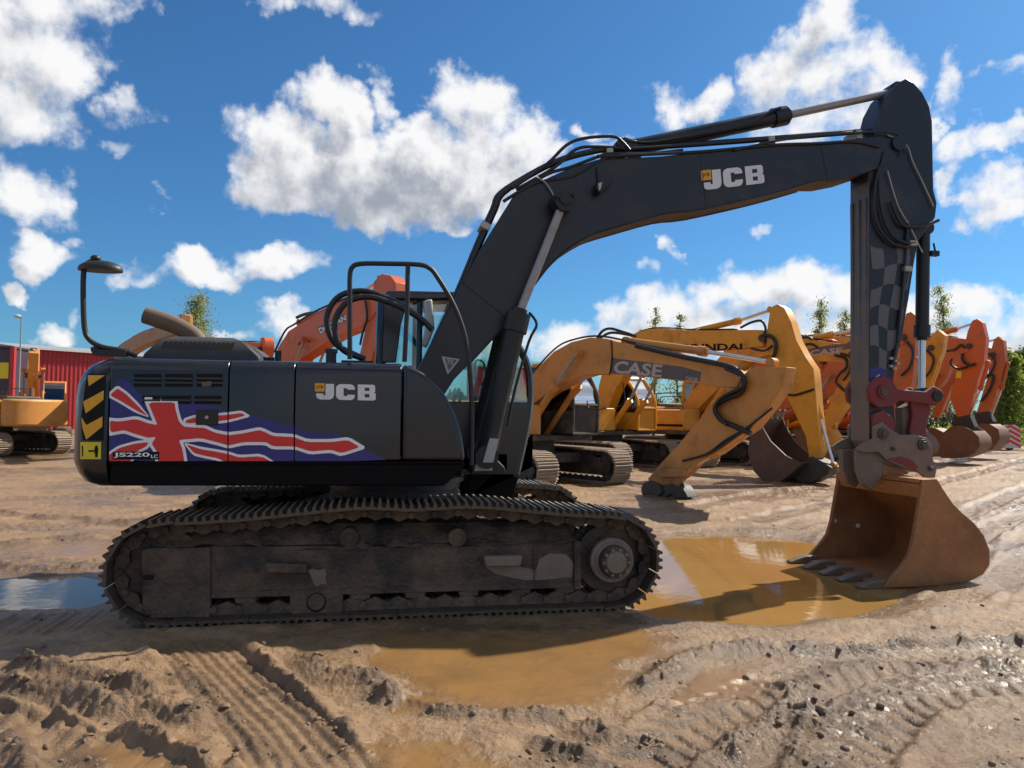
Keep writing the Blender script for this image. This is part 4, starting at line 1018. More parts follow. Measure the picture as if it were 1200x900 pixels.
MB().prism(PP([(552,556),(555,538),(580,536),(592,548),(592,556)], -.39), -.38, -.05).build('boom_foot_bracket', m_black, EX, bevel=.01)
flat([PP([(568,543),(573,543),(573,549.5),(568,549.5)], -.40)], -.404, 'data_print', m_gap, EX)

# ---- boom
BH = .20
b_top = [(497,470),(486,448),(490,432),(512,392),(541,335),(562,293),(587,253),(600,232),(611,222),(643,208),(668,197),(700,187),(776,183),(820,178),(900,172),(1000,163),(1030,160)]
b_end = [(1046,163),(1053,175),(1048,188),(1030,197)]
b_bot = [(1000,207),(975,212),(957,212),(900,228),(820,246),(780,250.5),(727,265),(700,273),(686,279),(664,293),(645,310),(632,326),(610,356),(581,392),(552,424),(532,445),(521,462),(508,476)]
bo = PP(b_top+b_end+b_bot, -BH)
bm_ = MB(); bm_.prism(bo, -BH, BH)
boom = bm_.build('boom', [m_boom, m_boom_under], EX, bevel=.008, smooth=30)
boom.data.update()
for p in boom.data.polygons:
    c = p.center
    if abs(p.normal.y) < .3 and p.normal.z < -.25 and c.x > U(660, 290, -BH)[0]: p.material_index = 1
for pp in ([(541,331),(601,378)], [(820,180),(828,246)], [(961,166),(970,210)]):
    a, b = [MAIN.T(x, y, -BH) for x, y in pp]; MB().tube([a, b], .006, 6).build('weld_seam', m_boom, boom, smooth=50)
# bottom-plate flange along the belly
for q in (-BH+.004, BH-.004):
    pth = crom(MAIN.path([(x, y) for x, y in b_bot[2:15]], -BH), 3); MB().tube([Vector((p.x, q, p.z)) for p in pth], .012, 6).build('belly_weld', m_boom, boom, smooth=50)
jcb_logo(PP([(822.5,200.5),(894,193),(896,214.5),(824.5,223)], -BH), -BH-.003, boom)
flat([PP([(517.5,417.5),(539,421),(524.5,439)], -BH)], -BH-.003, 'triangle_sticker', m_lbl, boom)
flat([PP([(521,419.6),(535.6,422),(525.8,434.5)], -BH)], -BH-.005, 'sticker_print', m_grey_check, boom)
lettering('75', PP([(523.5,421),(531.5,422),(530.5,427.5),(523.8,427)], -BH), -BH-.007, m_lbl, boom, 'sticker_lettering')
# boom rams, one each side
for q in (-.36, .36):
    f = lambda px, py: Vector((U(px, py, -.36)[0], q, U(px, py, -.36)[1]))
    c = hyd(EX, f(569,535), f(607,371), f(660,238), .098, .043)
    for t0, off in ((.15, .12),):
        a, b = f(583,520), f(628,385)
        MB().tube(crom([f(590,500)+Vector((.04, 0, 0)), f(598,455)+Vector((.05, 0, 0)), f(614,400)+Vector((.05, 0, 0)), f(622,380)+Vector((.06, 0, 0)), f(620,366)], 4), .014, 8).build('ram_pipe', m_rubber, c, smooth=50)
    MB().cyl(f(660,236)-Vector((0, .07, 0)), f(660,236)+Vector((0, .07, 0)), .115, n=20).build('ram_pin_boss', m_boom, c, smooth=40)
    if q < 0:
        p = f(660, 236); MB().cyl(p-Vector((0, .075, 0)), p-Vector((0, .11, 0)), .06, n=16).cyl(p+Vector((.08, -.07, .04)), p+Vector((.08, -.12, .04)), .018, n=8).cyl(p+Vector((-.08, -.07, .02)), p+Vector((-.08, -.12, .02)), .022, n=8).build('pin_cap', m_black, c, smooth=40)
        MB().tube(crom(MAIN.path([(628,207),(638,213),(645,222),(650,232)], -.24), 4), .008, 6).build('grease_line', m_clamp, c, smooth=50)
        MB().prism([U(564,541,-.36), U(572,513,-.36), U(582,514,-.36), U(576,541,-.36)], q-.115, q-.10).build('foot_shield', m_lbl, c)
MB().cyl((U(660,236,-.36)[0], -.36, U(660,236,-.36)[1]), (U(660,236,-.36)[0], .36, U(660,236,-.36)[1]), .06, n=16).build('cross_pin', m_black, EX, smooth=40)
# arm ram on top of the boom
arm_ram = hyd(EX, MAIN.T(728,176,0), MAIN.T(918,136,0), MAIN.T(1047,108,0), .088, .045, (m_boom, m_rod_dull), 'arm_cylinder')
MB().prism(PP([(712,184),(728,164),(742,168),(752,184)], 0), -.10, .10).build('ram_bracket', m_boom, boom, bevel=.01)
MB().tube(crom(MAIN.path([(735,165),(760,167),(800,161),(850,152),(880,144),(905,130),(915,126)], -.10), 4), .014, 8).build('ram_pipe', m_rubber, arm_ram, smooth=50)
# steel pipes and hoses along the boom's back
main_run = [(500,432),(512,408),(541,345),(566,285),(583,247),(592,228),(625,206),(658,190),(690,181),(714,177.5),(760,175),(820,171),(903,165),(1005,157),(1030,158),(1042,166)]
for i, (off, q, r) in enumerate(((-3, -.14, .021), (-6, -.07, .021), (-2, .02, .021), (-7, .1, .018))):
    pth = [(x+(off if x < 600 else off*.4), y+(off*.55 if x >= 600 else off*.3)) for x, y in main_run]
    MB().tube(crom(MAIN.path(pth, q), 4), r, 8).build('hydraulic_line', m_rubber, boom, smooth=60)
for i, pts in enumerate(([(600,221),(640,193),(664,170),(685,162),(718,160),(729,166),(738,176)], [(605,222),(650,196),(675,175),(700,172),(730,174)], [(590,236),(640,205),(668,196),(700,184),(716,180),(760,180),(800,176)], [(596,232),(630,214),(670,207),(700,190),(712,184)],
                         [(700,183),(760,181),(830,177),(905,170),(960,168),(1000,166),(1030,172)], [(860,176),(905,166),(950,160),(1003,156),(1042,155),(1058,164),(1060,180)])):
    MB().tube(crom(MAIN.path(pts, -.16-.012*i), 5), .017 if i != 5 else .012, 8).build('hydraulic_hose', m_rubber, boom, smooth=60)
for x, y, ang in ((568.5,265,-64), (714,180,-6), (903,165.5,-5), (1005,158.5,-4)):
    c = MAIN.T(x, y, -.15); t = R(-ang); ux, uz = math.cos(t), math.sin(t); a, b = .035, .05
    MB().prism([(c.x+ux*a-uz*b, c.z+uz*a+ux*b), (c.x-ux*a-uz*b, c.z-uz*a+ux*b), (c.x-ux*a+uz*b, c.z-uz*a-ux*b), (c.x+ux*a+uz*b, c.z+uz*a-ux*b)], -.19, .06).build('pipe_clamp', m_clamp, boom, bevel=.008)
# work lamp hanging on the side
lp = MB().prism(PP([(699,214),(705,209),(716,210),(718,214),(708,222),(703,228),(698,222)], -.30), -.33, -.24)
lamp = lp.build('work_lamp', m_black, boom, bevel=.012)
MB().tube(MAIN.path([(700,196),(701,212)], -.22), .01, 6).build('lamp_bracket', m_black, lamp)
MB().prism(PP([(701,215),(706,213),(704,221),(702,224)], -.335), -.338, -.33).build('lamp_lens', m_lbl, lamp, bevel=.004)

# ---- dipper arm
AH = .165
a_out = [(1054,96),(1062,92),(1071,97),(1081,108),(1089,124),(1092.5,142),(1093,170),(1094,222),(1098,238),(1096,255),(1088,266),(1076,282),(1071,310),(1065,350),(1057,395),(1049,432),(1046,455),(1049,488),(1050,505),(1042,520),(1032,526),(1023,525),(1018.5,517),(1018,440),(1018,330),(1018,213),(1018,196),(1024,160),(1033,125),(1042,108)]
am = MB(); am.prism(PP(a_out, -AH), -AH, AH)
arm = am.build('dipper_arm', [m_boom, m_scrape], EX, bevel=.008, smooth=30)
for p in arm.data.polygons:
    if p.normal.x < -.8 and p.center.z < U(1018, 215, -AH)[1]: p.material_index = 1
# wear bars and rounded end on the inner face
xa = U(1018, 300, -AH)[0]
zt_, zb2 = U(1018, 215, -AH)[1], U(1018, 500, -AH)[1]
for y in (-.11, .0, .12): MB().box(xa-.014, xa+.004, y-.02, y+.02, zb2+.05, zt_-.15).build('wear_bar', m_scrape, arm, bevel=.004)
# chequered print
def chk(rows):
    return [PP(p, -AH) for p in rows]
cells = []
for r_ in range(6):
    for c_ in range(4):
        if (r_+c_) % 2: continue
        def ck(u, v):
            y = 288+v*24+3.5*math.sin(u*1.9+v*.8); xl = 1019.5; xr = 1071-max(0, y-300)*.165; return (xl+(xr-xl)*min(max(u/3.4+.05*math.sin(v*1.3), 0), .97), y)
        e = [ck(c_+t, r_) for t in (0, .33, .66, 1)]+[ck(c_+1, r_+t) for t in (.33, .66, 1)]+[ck(c_+t, r_+1) for t in (.66, .33, 0)]+[ck(c_, r_+t) for t in (.66, .33)]
        cells.append(PP(e, -AH))
flat(cells, -AH-.002, 'grey_checks', m_grey_check, arm)
flat([PP([(1019.5,432),(1030,430),(1040,434),(1038,441),(1019.5,446)], -AH)], -AH-.003, 'blue_band', m_fblue, arm)
flat([PP([(1019.5,447),(1030,438),(1032,444),(1021,454)], -AH), PP([(1019.5,462),(1028,450),(1034,452),(1024,466)], -AH)], -AH-.004, 'white_band', m_lbl, arm)
for pts, r in (([(1040,158),(1062,170),(1070,190),(1082,215),(1094,242)], .008), ([(1040,200),(1052,240),(1066,265),(1078,290),(1081,296)], .008)):
    MB().tube(crom(MAIN.path(pts, -.19), 5), r, 6).build('grease_line', m_clamp, arm, smooth=50)
for pts in ([(1036,178),(1030,210),(1034,250),(1045,275),(1062,285),(1072,284)], [(1030,196),(1024,230),(1028,262),(1044,284),(1064,290)], [(1044,236),(1056,262),(1072,266),(1090,262),(1100,258)]):
    MB().tube(crom(MAIN.path(pts, -.205), 5), .018, 8).build('hydraulic_hose', m_rubber, arm, smooth=60)
for x, y in ((1070,285), (1064,315)):
    c = MAIN.T(x, y, -.2); MB().box(c.x-.045, c.x+.045, -.22, -.16, c.z-.03, c.z+.03).build('pipe_clamp', m_clamp, arm, bevel=.008)
MB().tube(MAIN.path([(1064,262),(1060,320),(1052,400),(1046,428)], -.19), .016, 8).build('hydraulic_line', m_rubber, arm, smooth=50)
for k in range(5): c = MAIN.T(1044+(k % 3)*4, 420+k*3, -.18); MB().box(c.x-.02, c.x+.02, -.2, -.15, c.z-.015, c.z+.015).build('hose_fitting', m_clamp, arm, bevel=.005)
p = MAIN.T(1038, 176, 0); MB().cyl((p.x, -.235, p.z), (p.x, .235, p.z), .085, n=24).build('arm_pin', m_boom, boom, smooth=40, bevel=.008)
p = MAIN.T(1083, 257, 0)
# bucket ram
br = hyd(EX, MAIN.T(1082,268,0), MAIN.T(1080.5,393,0), MAIN.T(1080,462,0), .072, .038, (m_black, m_chrome), 'bucket_cylinder')
MB().tube(crom(MAIN.path([(1094,285),(1097,300),(1096,298)], -.05), 3), .012, 6).box(U(1090,298,-.05)[0], U(1099,298,-.05)[0], -.08, -.02, U(1090,300,-.05)[1], U(1090,294,-.05)[1]).build('ram_port', m_black, br)
# linkage
for q in (-.22, .16):
    f = lambda pts: [U(a, b, -.22) for a, b in pts]
    lk = MB().prism(f([(1018,455),(1024,444),(1036,440),(1048,447),(1052,456),(1085,459),(1095,452),(1105,458),(1106,468),(1097,476),(1086,473),(1056,469),(1046,476),(1030,478),(1020,470)]), q, q+.06)
    lo_ = lk.build('side_link', m_red, EX, bevel=.012)
    if q < 0:
        for (x, y, r, mm) in ((1035,459,.075,m_red), (1035,459,.045,m_steel), (1098,464,.06,m_black)):
            c = MAIN.T(x, y, q); MB().cyl((c.x, q-.02-(.012 if mm is m_steel else 0), c.z), (c.x, q+.01, c.z), r, n=20).build('pin_boss', mm, lo_, smooth=40)
for q in (-.13, .07):
    MB().prism([U(a, b, -.13) for a, b in ((1066,466),(1088,466),(1092,480),(1086,500),(1088,520),(1072,524),(1066,505),(1070,485))], q, q+.06).build('tipping_link', m_red, EX, bevel=.012)
MB().prism([U(a, b, -.05) for a, b in ((1056,478),(1072,470),(1076,490),(1070,512),(1058,512))], -.06, .06).build('tipping_link_web', m_hitch, EX, bevel=.01)
MB().prism(PP([(1022,486),(1034,480),(1046,490),(1048,505),(1038,516),(1024,512)], -.2), -.215, .215).build('arm_end_boss', m_red, EX, bevel=.01)
# quick hitch
hitch = empty('quick_hitch', parent=EX)
HP = [(1024,500),(1034,494),(1044,503),(1056,510),(1072,509),(1086,513),(1092,522),(1093,536),(1098,550),(1096,560),(1084,560),(1074,550),(1058,548),(1040,540),(1030,530),(1010,530),(1003,526),(1014,518),(1024,514)]
for q in (-.235, .195): MB().prism(PP(HP, -.235), q, q+.04).build('hitch_plate', m_hitch, hitch, bevel=.008)
MB().prism(PP([(1028,520),(1060,516),(1090,530),(1092,556),(1050,548),(1030,540)], -.2), -.19, .19).build('hitch_core', m_hitch, hitch, bevel=.012)
MB().prism(PP([(1040,538),(1056,535),(1070,540),(1076,548),(1072,550),(1058,544)], -.24), -.246, -.236).build('red_edge', m_red, hitch)
for (x, y, r) in ((1034.5,508,.062), (1081,521,.062), (1046,526,.022), (1090,549,.028)):
    c = MAIN.T(x, y, -.24); MB().cyl((c.x, -.265, c.z), (c.x, .235, c.z), r, n=20).cyl((c.x, -.285, c.z), (c.x, -.26, c.z), r*.62, n=16).build('hitch_pin', m_steel, hitch, smooth=40, bevel=.006)
for q in (-.18, .10): MB().prism(PP([(1005,528),(1030,528),(1036,540),(1034,560),(1022,575),(1012,568),(1006,552)], -.18), q, q+.08).build('hitch_hook', m_hitch, hitch, bevel=.012)
MB().prism(PP([(1036,536),(1062,540),(1062,562),(1046,580),(1038,572)], -.2), -.16, -.09).build('bucket_ear', m_bucket, hitch, bevel=.01)
# bucket
gnear = ground(1070, 688); BY0 = -.72; BY1 = .70
Bk = lambda pts: PP(pts, BY0)
back = Bk([(1098,561),(1106,574),(1117,590),(1128,601),(1142,613),(1153,627),(1160,645),(1160,662),(1152,674),(1135,682),(1105,686),(1070,688),(1034,689)])
front = Bk([(1040,682),(1056,664),(1064,652),(1069,636),(1073,612),(1078,582),(1080,562)])
bk = make_bucket(EX, back, front, BY0, BY1, m_bucket, 5, m_tooth, .03)
tpz = Bk([(1080,562),(1098,561)]); MB().box(tpz[0][0]-.03, tpz[1][0], BY0+.02, BY1-.02, tpz[1][1]-.05, tpz[1][1]-.004).build('top_rim', m_bucket, bk, bevel=.01)
# curved throat plate under the rim
MB().prism([(tpz[0][0]-.03, tpz[0][1]-.05), (tpz[1][0]-.02, tpz[1][1]-.05), (tpz[1][0]+.02, tpz[1][1]-.22), (tpz[0][0]+.02, tpz[0][1]-.20)], BY0+.03, BY1-.03).build('throat_plate', m_bucket, bk, bevel=.01)
for px, py in ((978,610), (1005.5,616)):
    p = MAIN.T(px, py, BY1-.03); MB().cyl((p.x, BY1-.034, p.z), (p.x, BY1-.024, p.z), .026, n=16).build('drilled_hole', m_white, bk, smooth=40)

# ================================================================== machines parked behind
def at_pd(px_, dep): return latdep((px_-600)/FPX*dep, dep)
HR = RT0*.63-FH*.777                           # the row faces right and towards the camera
def machine_frame(tip_px, dep, reach=6.0, h=None):
    h = h or HR; t = latdep((tip_px-600)/FPX*dep, dep); o = t-h.normalized()*reach
    return Frame((o.x, o.y), (h.x, h.y))
def strip(centre, widths):
    """outline of a tapering band round a centre line of (x, z)"""
    c = crom([(a, b, 0) for a, b in centre], 6); n = len(c); L, Rr = [], []
    k = len(widths)-1
    for i, p in enumerate(c):
        t = (c[min(i+1, n-1)]-c[max(i-1, 0)]).normalized(); u = i/(n-1)*k; j = min(int(u), k-1); w = widths[j]+(widths[j+1]-widths[j])*(u-j)
        L.append((p.x-t.y*w, p.y+t.x*w)); Rr.append((p.x+t.y*w, p.y-t.x*w))
    return L+Rr[::-1]
TP = track_path(-1.72, 1.72, .42, .36, [(-.6, .80), (.6, .80)])
def parked(label, fr, m_p, spec, group='excavators parked in a row', shoes=False, m_cab=None, tone=None):
    ex = tag(empty('excavator', fr.o, fr.rz), label, 'excavator', group)
    q0 = -.2
    for yc in (-1.2, 1.2):
        make_track(ex, yc, .31, TP, 46, m_bgtrack, m_bgdark, single=shoes)
        s = math.copysign(1, yc)
        MB().prism([(-1.6, .2), (1.55, .2), (1.6, .45), (1.3, .68), (-1.3, .68), (-1.65, .45)], yc-.17, yc+.17).build('track_frame', m_bgdark, ex, bevel=.02)
        for x in (-1.72, 1.72): MB().cyl((x, yc-.13, .42), (x, yc+.13, .42), .31, n=28).cyl((x, yc-.2, .42), (x, yc+.2, .42), .15, n=20).build('drive_wheel', m_bgdark, ex, smooth=40)
    MB().cyl((0, 0, .6), (0, 0, 1.08), .66, n=28).box(-.9, .9, -1.0, 1.0, .5, .72).build('slew_ring', m_bgdark, ex, smooth=40)
    # upper structure
    MB().box(-1.9, 1.05, -1.25, 1.2, 1.03, 1.16).build('platform', m_bgdark, ex, bevel=.02)
    pr = [(-1.25, 1.165), (-1.25, 1.80), (-1.20, 1.92), (-1.1, 1.97), (1.1, 1.97), (1.2, 1.92), (1.25, 1.80), (1.25, 1.165)]
    eb = MB().xprism(pr, -1.86, -.35).build('engine_cover', m_p, ex, bevel=.02)
    for x in (-1.62, -1.28): MB().box(x, x+.26, -1.262, -1.24, 1.52, 1.74).build('vent', m_gap, eb)
    MB().xprism([(-1.25, 1.165), (-1.25, 1.72), (-1.2, 1.84), (-1.1, 1.88), (-.4, 1.88), (-.4, 1.165)], -.33, .95).build('tank', m_p, ex, bevel=.03)
    pl = []
    for i in range(13): t = R(-90+180*i/12); pl.append((-1.88-.72*math.cos(t)**.7 if abs(math.cos(t)) > 1e-6 else -1.88, 1.24*math.sin(t)))
    MB().zprism(pl, 1.05, 2.0).build('counterweight', tone or m_p, ex, bevel=.08, seg=3)
    MB().box(-1.5, -.6, -.7, .7, 1.98, 2.12).build('hood', m_bgdark, ex, bevel=.05)
    MB().cyl((-1.2, -.5, 2.1), (-1.2, -.5, 2.45), .055, n=12).build('exhaust_pipe', m_exh, ex, smooth=40)
    MB().tube(crom([(-.3, -1.15, 1.85), (-.3, -1.15, 2.35), (-.2, -1.15, 2.42), (.6, -1.15, 2.42), (.72, -1.15, 2.3), (.95, -1.15, 1.6)], 4), .018, 6).build('handrail', m_bgdark, ex, smooth=50)
    make_cab(ex, [(-.35, 1.17), (-.30, 2.84), (.70, 2.84), (1.12, 2.3), (1.22, 1.9), (1.20, 1.2)], .33, 1.27, m_cab or m_p, m_p, m_glass2, 1.75, .045)
    # boom and rams
    bo = spec['boom_outline'](fr) if 'boom_outline' in spec else strip(spec['boom'](fr), spec.get('bw', (.22, .40, .36, .22)))
    boom = MB().prism(bo, -.2, .2).build('boom', m_p, ex, bevel=.012)
    nb = len(bo)//2
    if 'boom' in spec:
        for q in (-.12, -.05, .06): MB().tube([(p[0], q, p[1]+.035) for p in bo[4:nb-3]], .018, 6).build('hydraulic_line', m_rubber, ex, smooth=60)
        for i in range(6, nb-4, 6): MB().box(bo[i][0]-.05, bo[i][0]+.05, -.16, .1, bo[i][1]-.01, bo[i][1]+.07).build('pipe_clamp', m_clamp, ex, bevel=.008)
        tp_ = spec['boom'](fr)[-1]; MB().cyl((tp_[0], -.27, tp_[1]), (tp_[0], .27, tp_[1]), .10, n=16).build('arm_pin', m_bgdark, ex, smooth=40)
    for x in (-1.35, -.85): MB().box(x-.006, x+.006, -1.256, -1.24, 1.18, 1.82).box(x-.006, x+.006, 1.24, 1.256, 1.18, 1.82).build('door_seam', m_gap, ex)
    MB().box(-.3, .9, -1.256, -1.24, 1.3, 1.38).build('body_stripe', m_gap, ex)
    rams = spec['rams'](fr)
    for q in (-.36, .36): hyd(ex, (rams[0][0], q, rams[0][1]), (rams[1][0], q, rams[1][1]), (rams[2][0], q, rams[2][1]), .085, .042, (m_p, m_rod_dull))
    ao = spec['arm_outline'](fr) if 'arm_outline' in spec else strip(spec['arm'](fr), spec.get('aw', (.10, .34, .22, .13)))
    arm = MB().prism(ao, -.17, .17).build('dipper_arm', m_p, ex, bevel=.012)
    r = spec['arm_ram'](fr); hyd(ex, (r[0][0], 0, r[0][1]), (r[1][0], 0, r[1][1]), (r[2][0], 0, r[2][1]), .085, .042, (m_p, m_chrome), 'arm_cylinder')
    if 'bucket_ram' in spec:
        r = spec['bucket_ram'](fr); hyd(ex, (r[0][0], 0, r[0][1]), (r[1][0], 0, r[1][1]), (r[2][0], 0, r[2][1]), .07, .038, (m_p, m_chrome), 'bucket_cylinder')
    for pts, q, rad in spec.get('hoses', []): MB().tube(crom(fr.path(pts, q), 5), rad, 8).build('hydraulic_hose', m_rubber, ex, smooth=60)
    for pts, q, mm, dy in spec.get('plates', []): MB().prism(fr.P(pts, q), q, q+dy).build('link_plate', mm, ex, bevel=.01)
    if 'bucket' in spec:
        b, f = spec['bucket'](fr); make_bucket(ex, b, f, -.58, .58, spec.get('m_bucket', m_steel), spec.get('teeth'), m_tooth, .04)
    for txt, quad, q, mm, par in spec.get('text', []): lettering(txt, fr.P(quad, q), q-.006, mm, boom if par == 'boom' else ex, 'lettering', .03)
    for poly, q, mm in spec.get('decals', []): flat([fr.P(poly, q)], q-.003, 'decal', mm, boom)
    return ex
def px(*pts, q=0): return lambda fr: [fr.U(a, b, q) for a, b in pts]
def rel_bucket(cx, cz, ang, sc=1.0):
    """bucket hung at (cx, cz); ang turns it, 0 = mouth facing back to the machine"""
    def f(fr):
        back = [(.10, -.02), (.30, -.10), (.55, -.30), (.68, -.60), (.66, -.90), (.45, -1.12), (.10, -1.20), (-.45, -1.20)]; front = [(-.30, -1.02), (-.10, -.72), (-.05, -.3), (-.12, -.02)]
        c, s = math.cos(R(ang)), math.sin(R(ang))
        g = lambda p: (cx+sc*(p[0]*c-p[1]*s), cz+sc*(p[0]*s+p[1]*c))
        return [g(p) for p in back], [g(p) for p in front]
    return f
m_decal_grey = paint('decal_grey', (.10, .085, .08), .5, dirt=(.25, .15, .1), amt=.3)
m_decal_pink = paint('faded_letters', (.46, .36, .33), .5, dirt=(.3, .2, .15), amt=.3)
m_hitch_dk = paint('dark_hitch', (.035, .032, .03), .6, dirt=(.1, .08, .06), amt=.3)
m_bk_dark = paint('brown_bucket', (.085, .05, .036), .55, dirt=(.16, .10, .065), amt=.35, scale=2.5)
m_bk_rust = paint('rust_bucket', (.16, .075, .035), .6, dirt=(.22, .13, .08), amt=.4, scale=2.5)

# --- tan-yellow machine, nearest of the row
f1 = machine_frame(863, 13.8)
parked('tan yellow excavator with CASE on its boom, nearest of the row', f1, m_case, dict(
  boom_outline=px((604,495),(600,478),(610,458),(622,441),(637,424),(649,412),(669,401),(691,395.5),(707,396.5),(717,399.5),(760,408.5),(827,426),(851,431),(863,436),(868,445),(863,454),(840,454),(821,450),(770,443),(715,438),(688,439),(675,443),(656,453),(644,459),(624,474), q=-.2),
  rams=px((611,516),(651,452),(676,414), q=-.36), arm_ram=px((735,400),(826,412),(905,425)),
  arm_outline=px((878,433),(887,430),(921,430),(916,455),(900,478),(880,503),(864,513),(838,532),(815,542),(800,557),(785,568),(762,569),(759,561),(776,541),(795,521),(813,499),(834,476),(853,455), q=-.17),
  bucket_ram=px((876,505),(835,533),(802,552)),
  hoses=[([(700,396),(706,388),(715,385),(730,389),(745,394)], -.1, .03), ([(702,397),(712,391),(722,390),(740,393)], .0, .03), ([(716,398),(717,420),(714,440)], -.22, .014),
   ([(622,439),(650,409),(672,398),(705,394),(760,406),(830,424),(858,432)], -.1, .022), ([(745,405),(800,418),(850,428),(866,436),(872,447),(868,460),(850,468),(838,478),(845,492),(862,500),(880,508)], -.24, .05), ([(850,432),(868,440),(872,452),(846,466),(838,480),(852,498)], -.3, .035),
   ([(880,500),(850,516),(828,532),(800,540)], -.2, .022), ([(905,478),(880,498),(850,520),(826,534)], -.2, .022), ([(688,470),(690,478),(700,480),(710,478)], -.3, .014)],
  plates=[([(768,552),(774,549),(802,549),(806,555),(800,559),(774,559)], -.24, m_case, .05), ([(751,572),(754,566),(762,563),(772,567),(776,576),(770,583),(758,584),(752,579)], -.22, m_hitch_dk, .44), ([(770,566),(786,565),(798,570),(803,577),(806,583),(796,584),(786,579),(776,585),(766,582)], -.16, m_hitch_dk, .32), ([(756,578),(800,580),(804,585),(756,586)], -.1, m_steel, .2), ([(786,566),(798,556),(803,560),(794,570)], -.2, m_case, .05)],
  text=[('CASE', [(722,422.5),(777,427.5),(775,442.5),(718,437)], -.2, m_decal_pink, 'boom'), ('CX210B', [(804,441),(818,443),(817,448),(803.5,446)], -.2, m_decal_pink, 'boom')],
  decals=[([(717,418),(722,420),(800,430),(822,436),(820,447),(800,445.5),(715,437)], -.2, m_decal_grey)]), shoes=True, m_cab=m_bgdark)

# --- yellow machine with the black lettering, second of the row
f2 = machine_frame(897, 19.75)
parked('yellow excavator with black boom lettering and a bucket curled under', f2, m_hyun, dict(
  boom=lambda fr: [(.1, 1.7), fr.U(722, 440, 0), fr.U(757, 402, 0), fr.U(820, 400, 0), fr.U(899, 397, 0)], bw=(.24, .42, .36, .30, .22),
  rams=lambda fr: [(.75, 1.25), fr.U(738, 470, -.36), fr.U(752, 440, -.36)], arm_ram=px((770,398),(866,376),(904,363)),
  arm_outline=px((903,360),(911,356.5),(919,361),(927,378),(933,399),(944,419),(953,432),(955,450),(957,478),(960,505),(962,528),(956,541),(948,536),(944,511),(924,469),(908,430),(899,412),(898,392),(901,372), q=-.17),
  bucket_ram=px((948,428),(961,489),(977,545)),
  hoses=[([(868,384),(880,378),(892,376),(897,384),(896,392)], -.2, .035), ([(893,393),(903,394),(909,402),(908,414),(904,420)], -.25, .05), ([(880,408),(895,411),(905,405)], -.24, .03), ([(918,461),(930,463),(945,459),(954,456)], -.2, .03), ([(730,448),(732,470),(722,478),(712,478)], -.4, .02)],
  plates=[([(938,545),(950,535),(962,540),(974,548),(970,556),(950,566),(935,564),(928,556)], -.25, m_hitch_dk, .5)],
  bucket=lambda fr: (fr.P([(939,543),(926,556),(911,567),(897,567),(883,552),(876,530),(879,509),(889,489)], -.58), fr.P([(893,500),(903,517),(921,534)], -.58)), m_bucket=m_bk_dark, teeth=5,
  text=[('HYUNDAI', [(792,403),(870,402.5),(870,409.5),(792,414)], -.2, m_gap, 'boom')]), shoes=True)

# --- third of the row, folded like the first
f3 = machine_frame(1000, 21.3)
parked('amber yellow excavator with a faded grey boom stripe, seen left of the big black arm', f3, m_cas2, dict(
  boom=lambda fr: [(.1, 1.7), fr.U(860, 425, 0), fr.U(905, 402, 0), fr.U(950, 410, 0), fr.U(1003, 416, 0)], bw=(.24, .42, .38, .32, .24),
  rams=lambda fr: [(.75, 1.25), fr.U(848, 455, -.36), fr.U(872, 420, -.36)], arm_ram=px((938,400),(975,392),(1012,384)),
  arm_outline=px((1006,382),(1016,386),(1016,420),(1008,446),(988,480),(972,504),(963,500),(966,488),(980,455),(994,420),(1002,398), q=-.17),
  bucket_ram=px((1010,436),(990,470),(978,500)),
  hoses=[([(978,416),(990,420),(992,430),(984,438),(980,448),(990,458)], -.25, .04), ([(985,414),(998,420),(995,436),(988,446)], -.28, .035), ([(930,398),(945,395),(952,398)], -.2, .04), ([(938,405),(950,403),(958,407)], -.24, .035)],
  plates=[([(955,505),(972,500),(980,512),(974,524),(958,522)], -.2, m_cas2, .4)],
  decals=[([(930,412),(975,404),(1000,402),(1000,408),(972,413),(948,417)], -.2, m_decal_grey)], text=[('CASE', [(950,410.5),(988,407),(987,413.5),(949,417)], -.2, m_decal_pink, 'boom')]), m_cab=m_cas2)

# --- fourth and fifth, behind the black arm
f4 = machine_frame(1062, 23.1)
parked('orange tan excavator whose arm rises just behind the big black arm', f4, m_oran2, dict(
  boom=lambda fr: [(.1, 1.7), fr.U(962, 455, 0), fr.U(995, 420, 0), fr.U(1030, 402, 0), fr.U(1062, 396, 0)], rams=lambda fr: [(.75, 1.25), fr.U(955, 470, -.36), fr.U(972, 440, -.36)],
  arm_ram=px((1008,392),(1040,382),(1066,370)), arm_outline=px((1060,372),(1067,365),(1073,370),(1073,400),(1070,440),(1062,480),(1052,505),(1046,500),(1048,460),(1055,405), q=-.17),
  bucket_ram=px((1072,420),(1066,460),(1058,500)), bucket=rel_bucket(5.1, 1.35, 25), m_bucket=m_bk_rust,
  plates=[([(1008,484),(1024,480),(1030,492),(1024,504),(1010,500)], .5, m_hyun, .2)],
  hoses=[([(1062,400),(1070,412),(1066,430),(1056,440)], -.25, .04)]))
f5 = machine_frame(1092, 25.3)
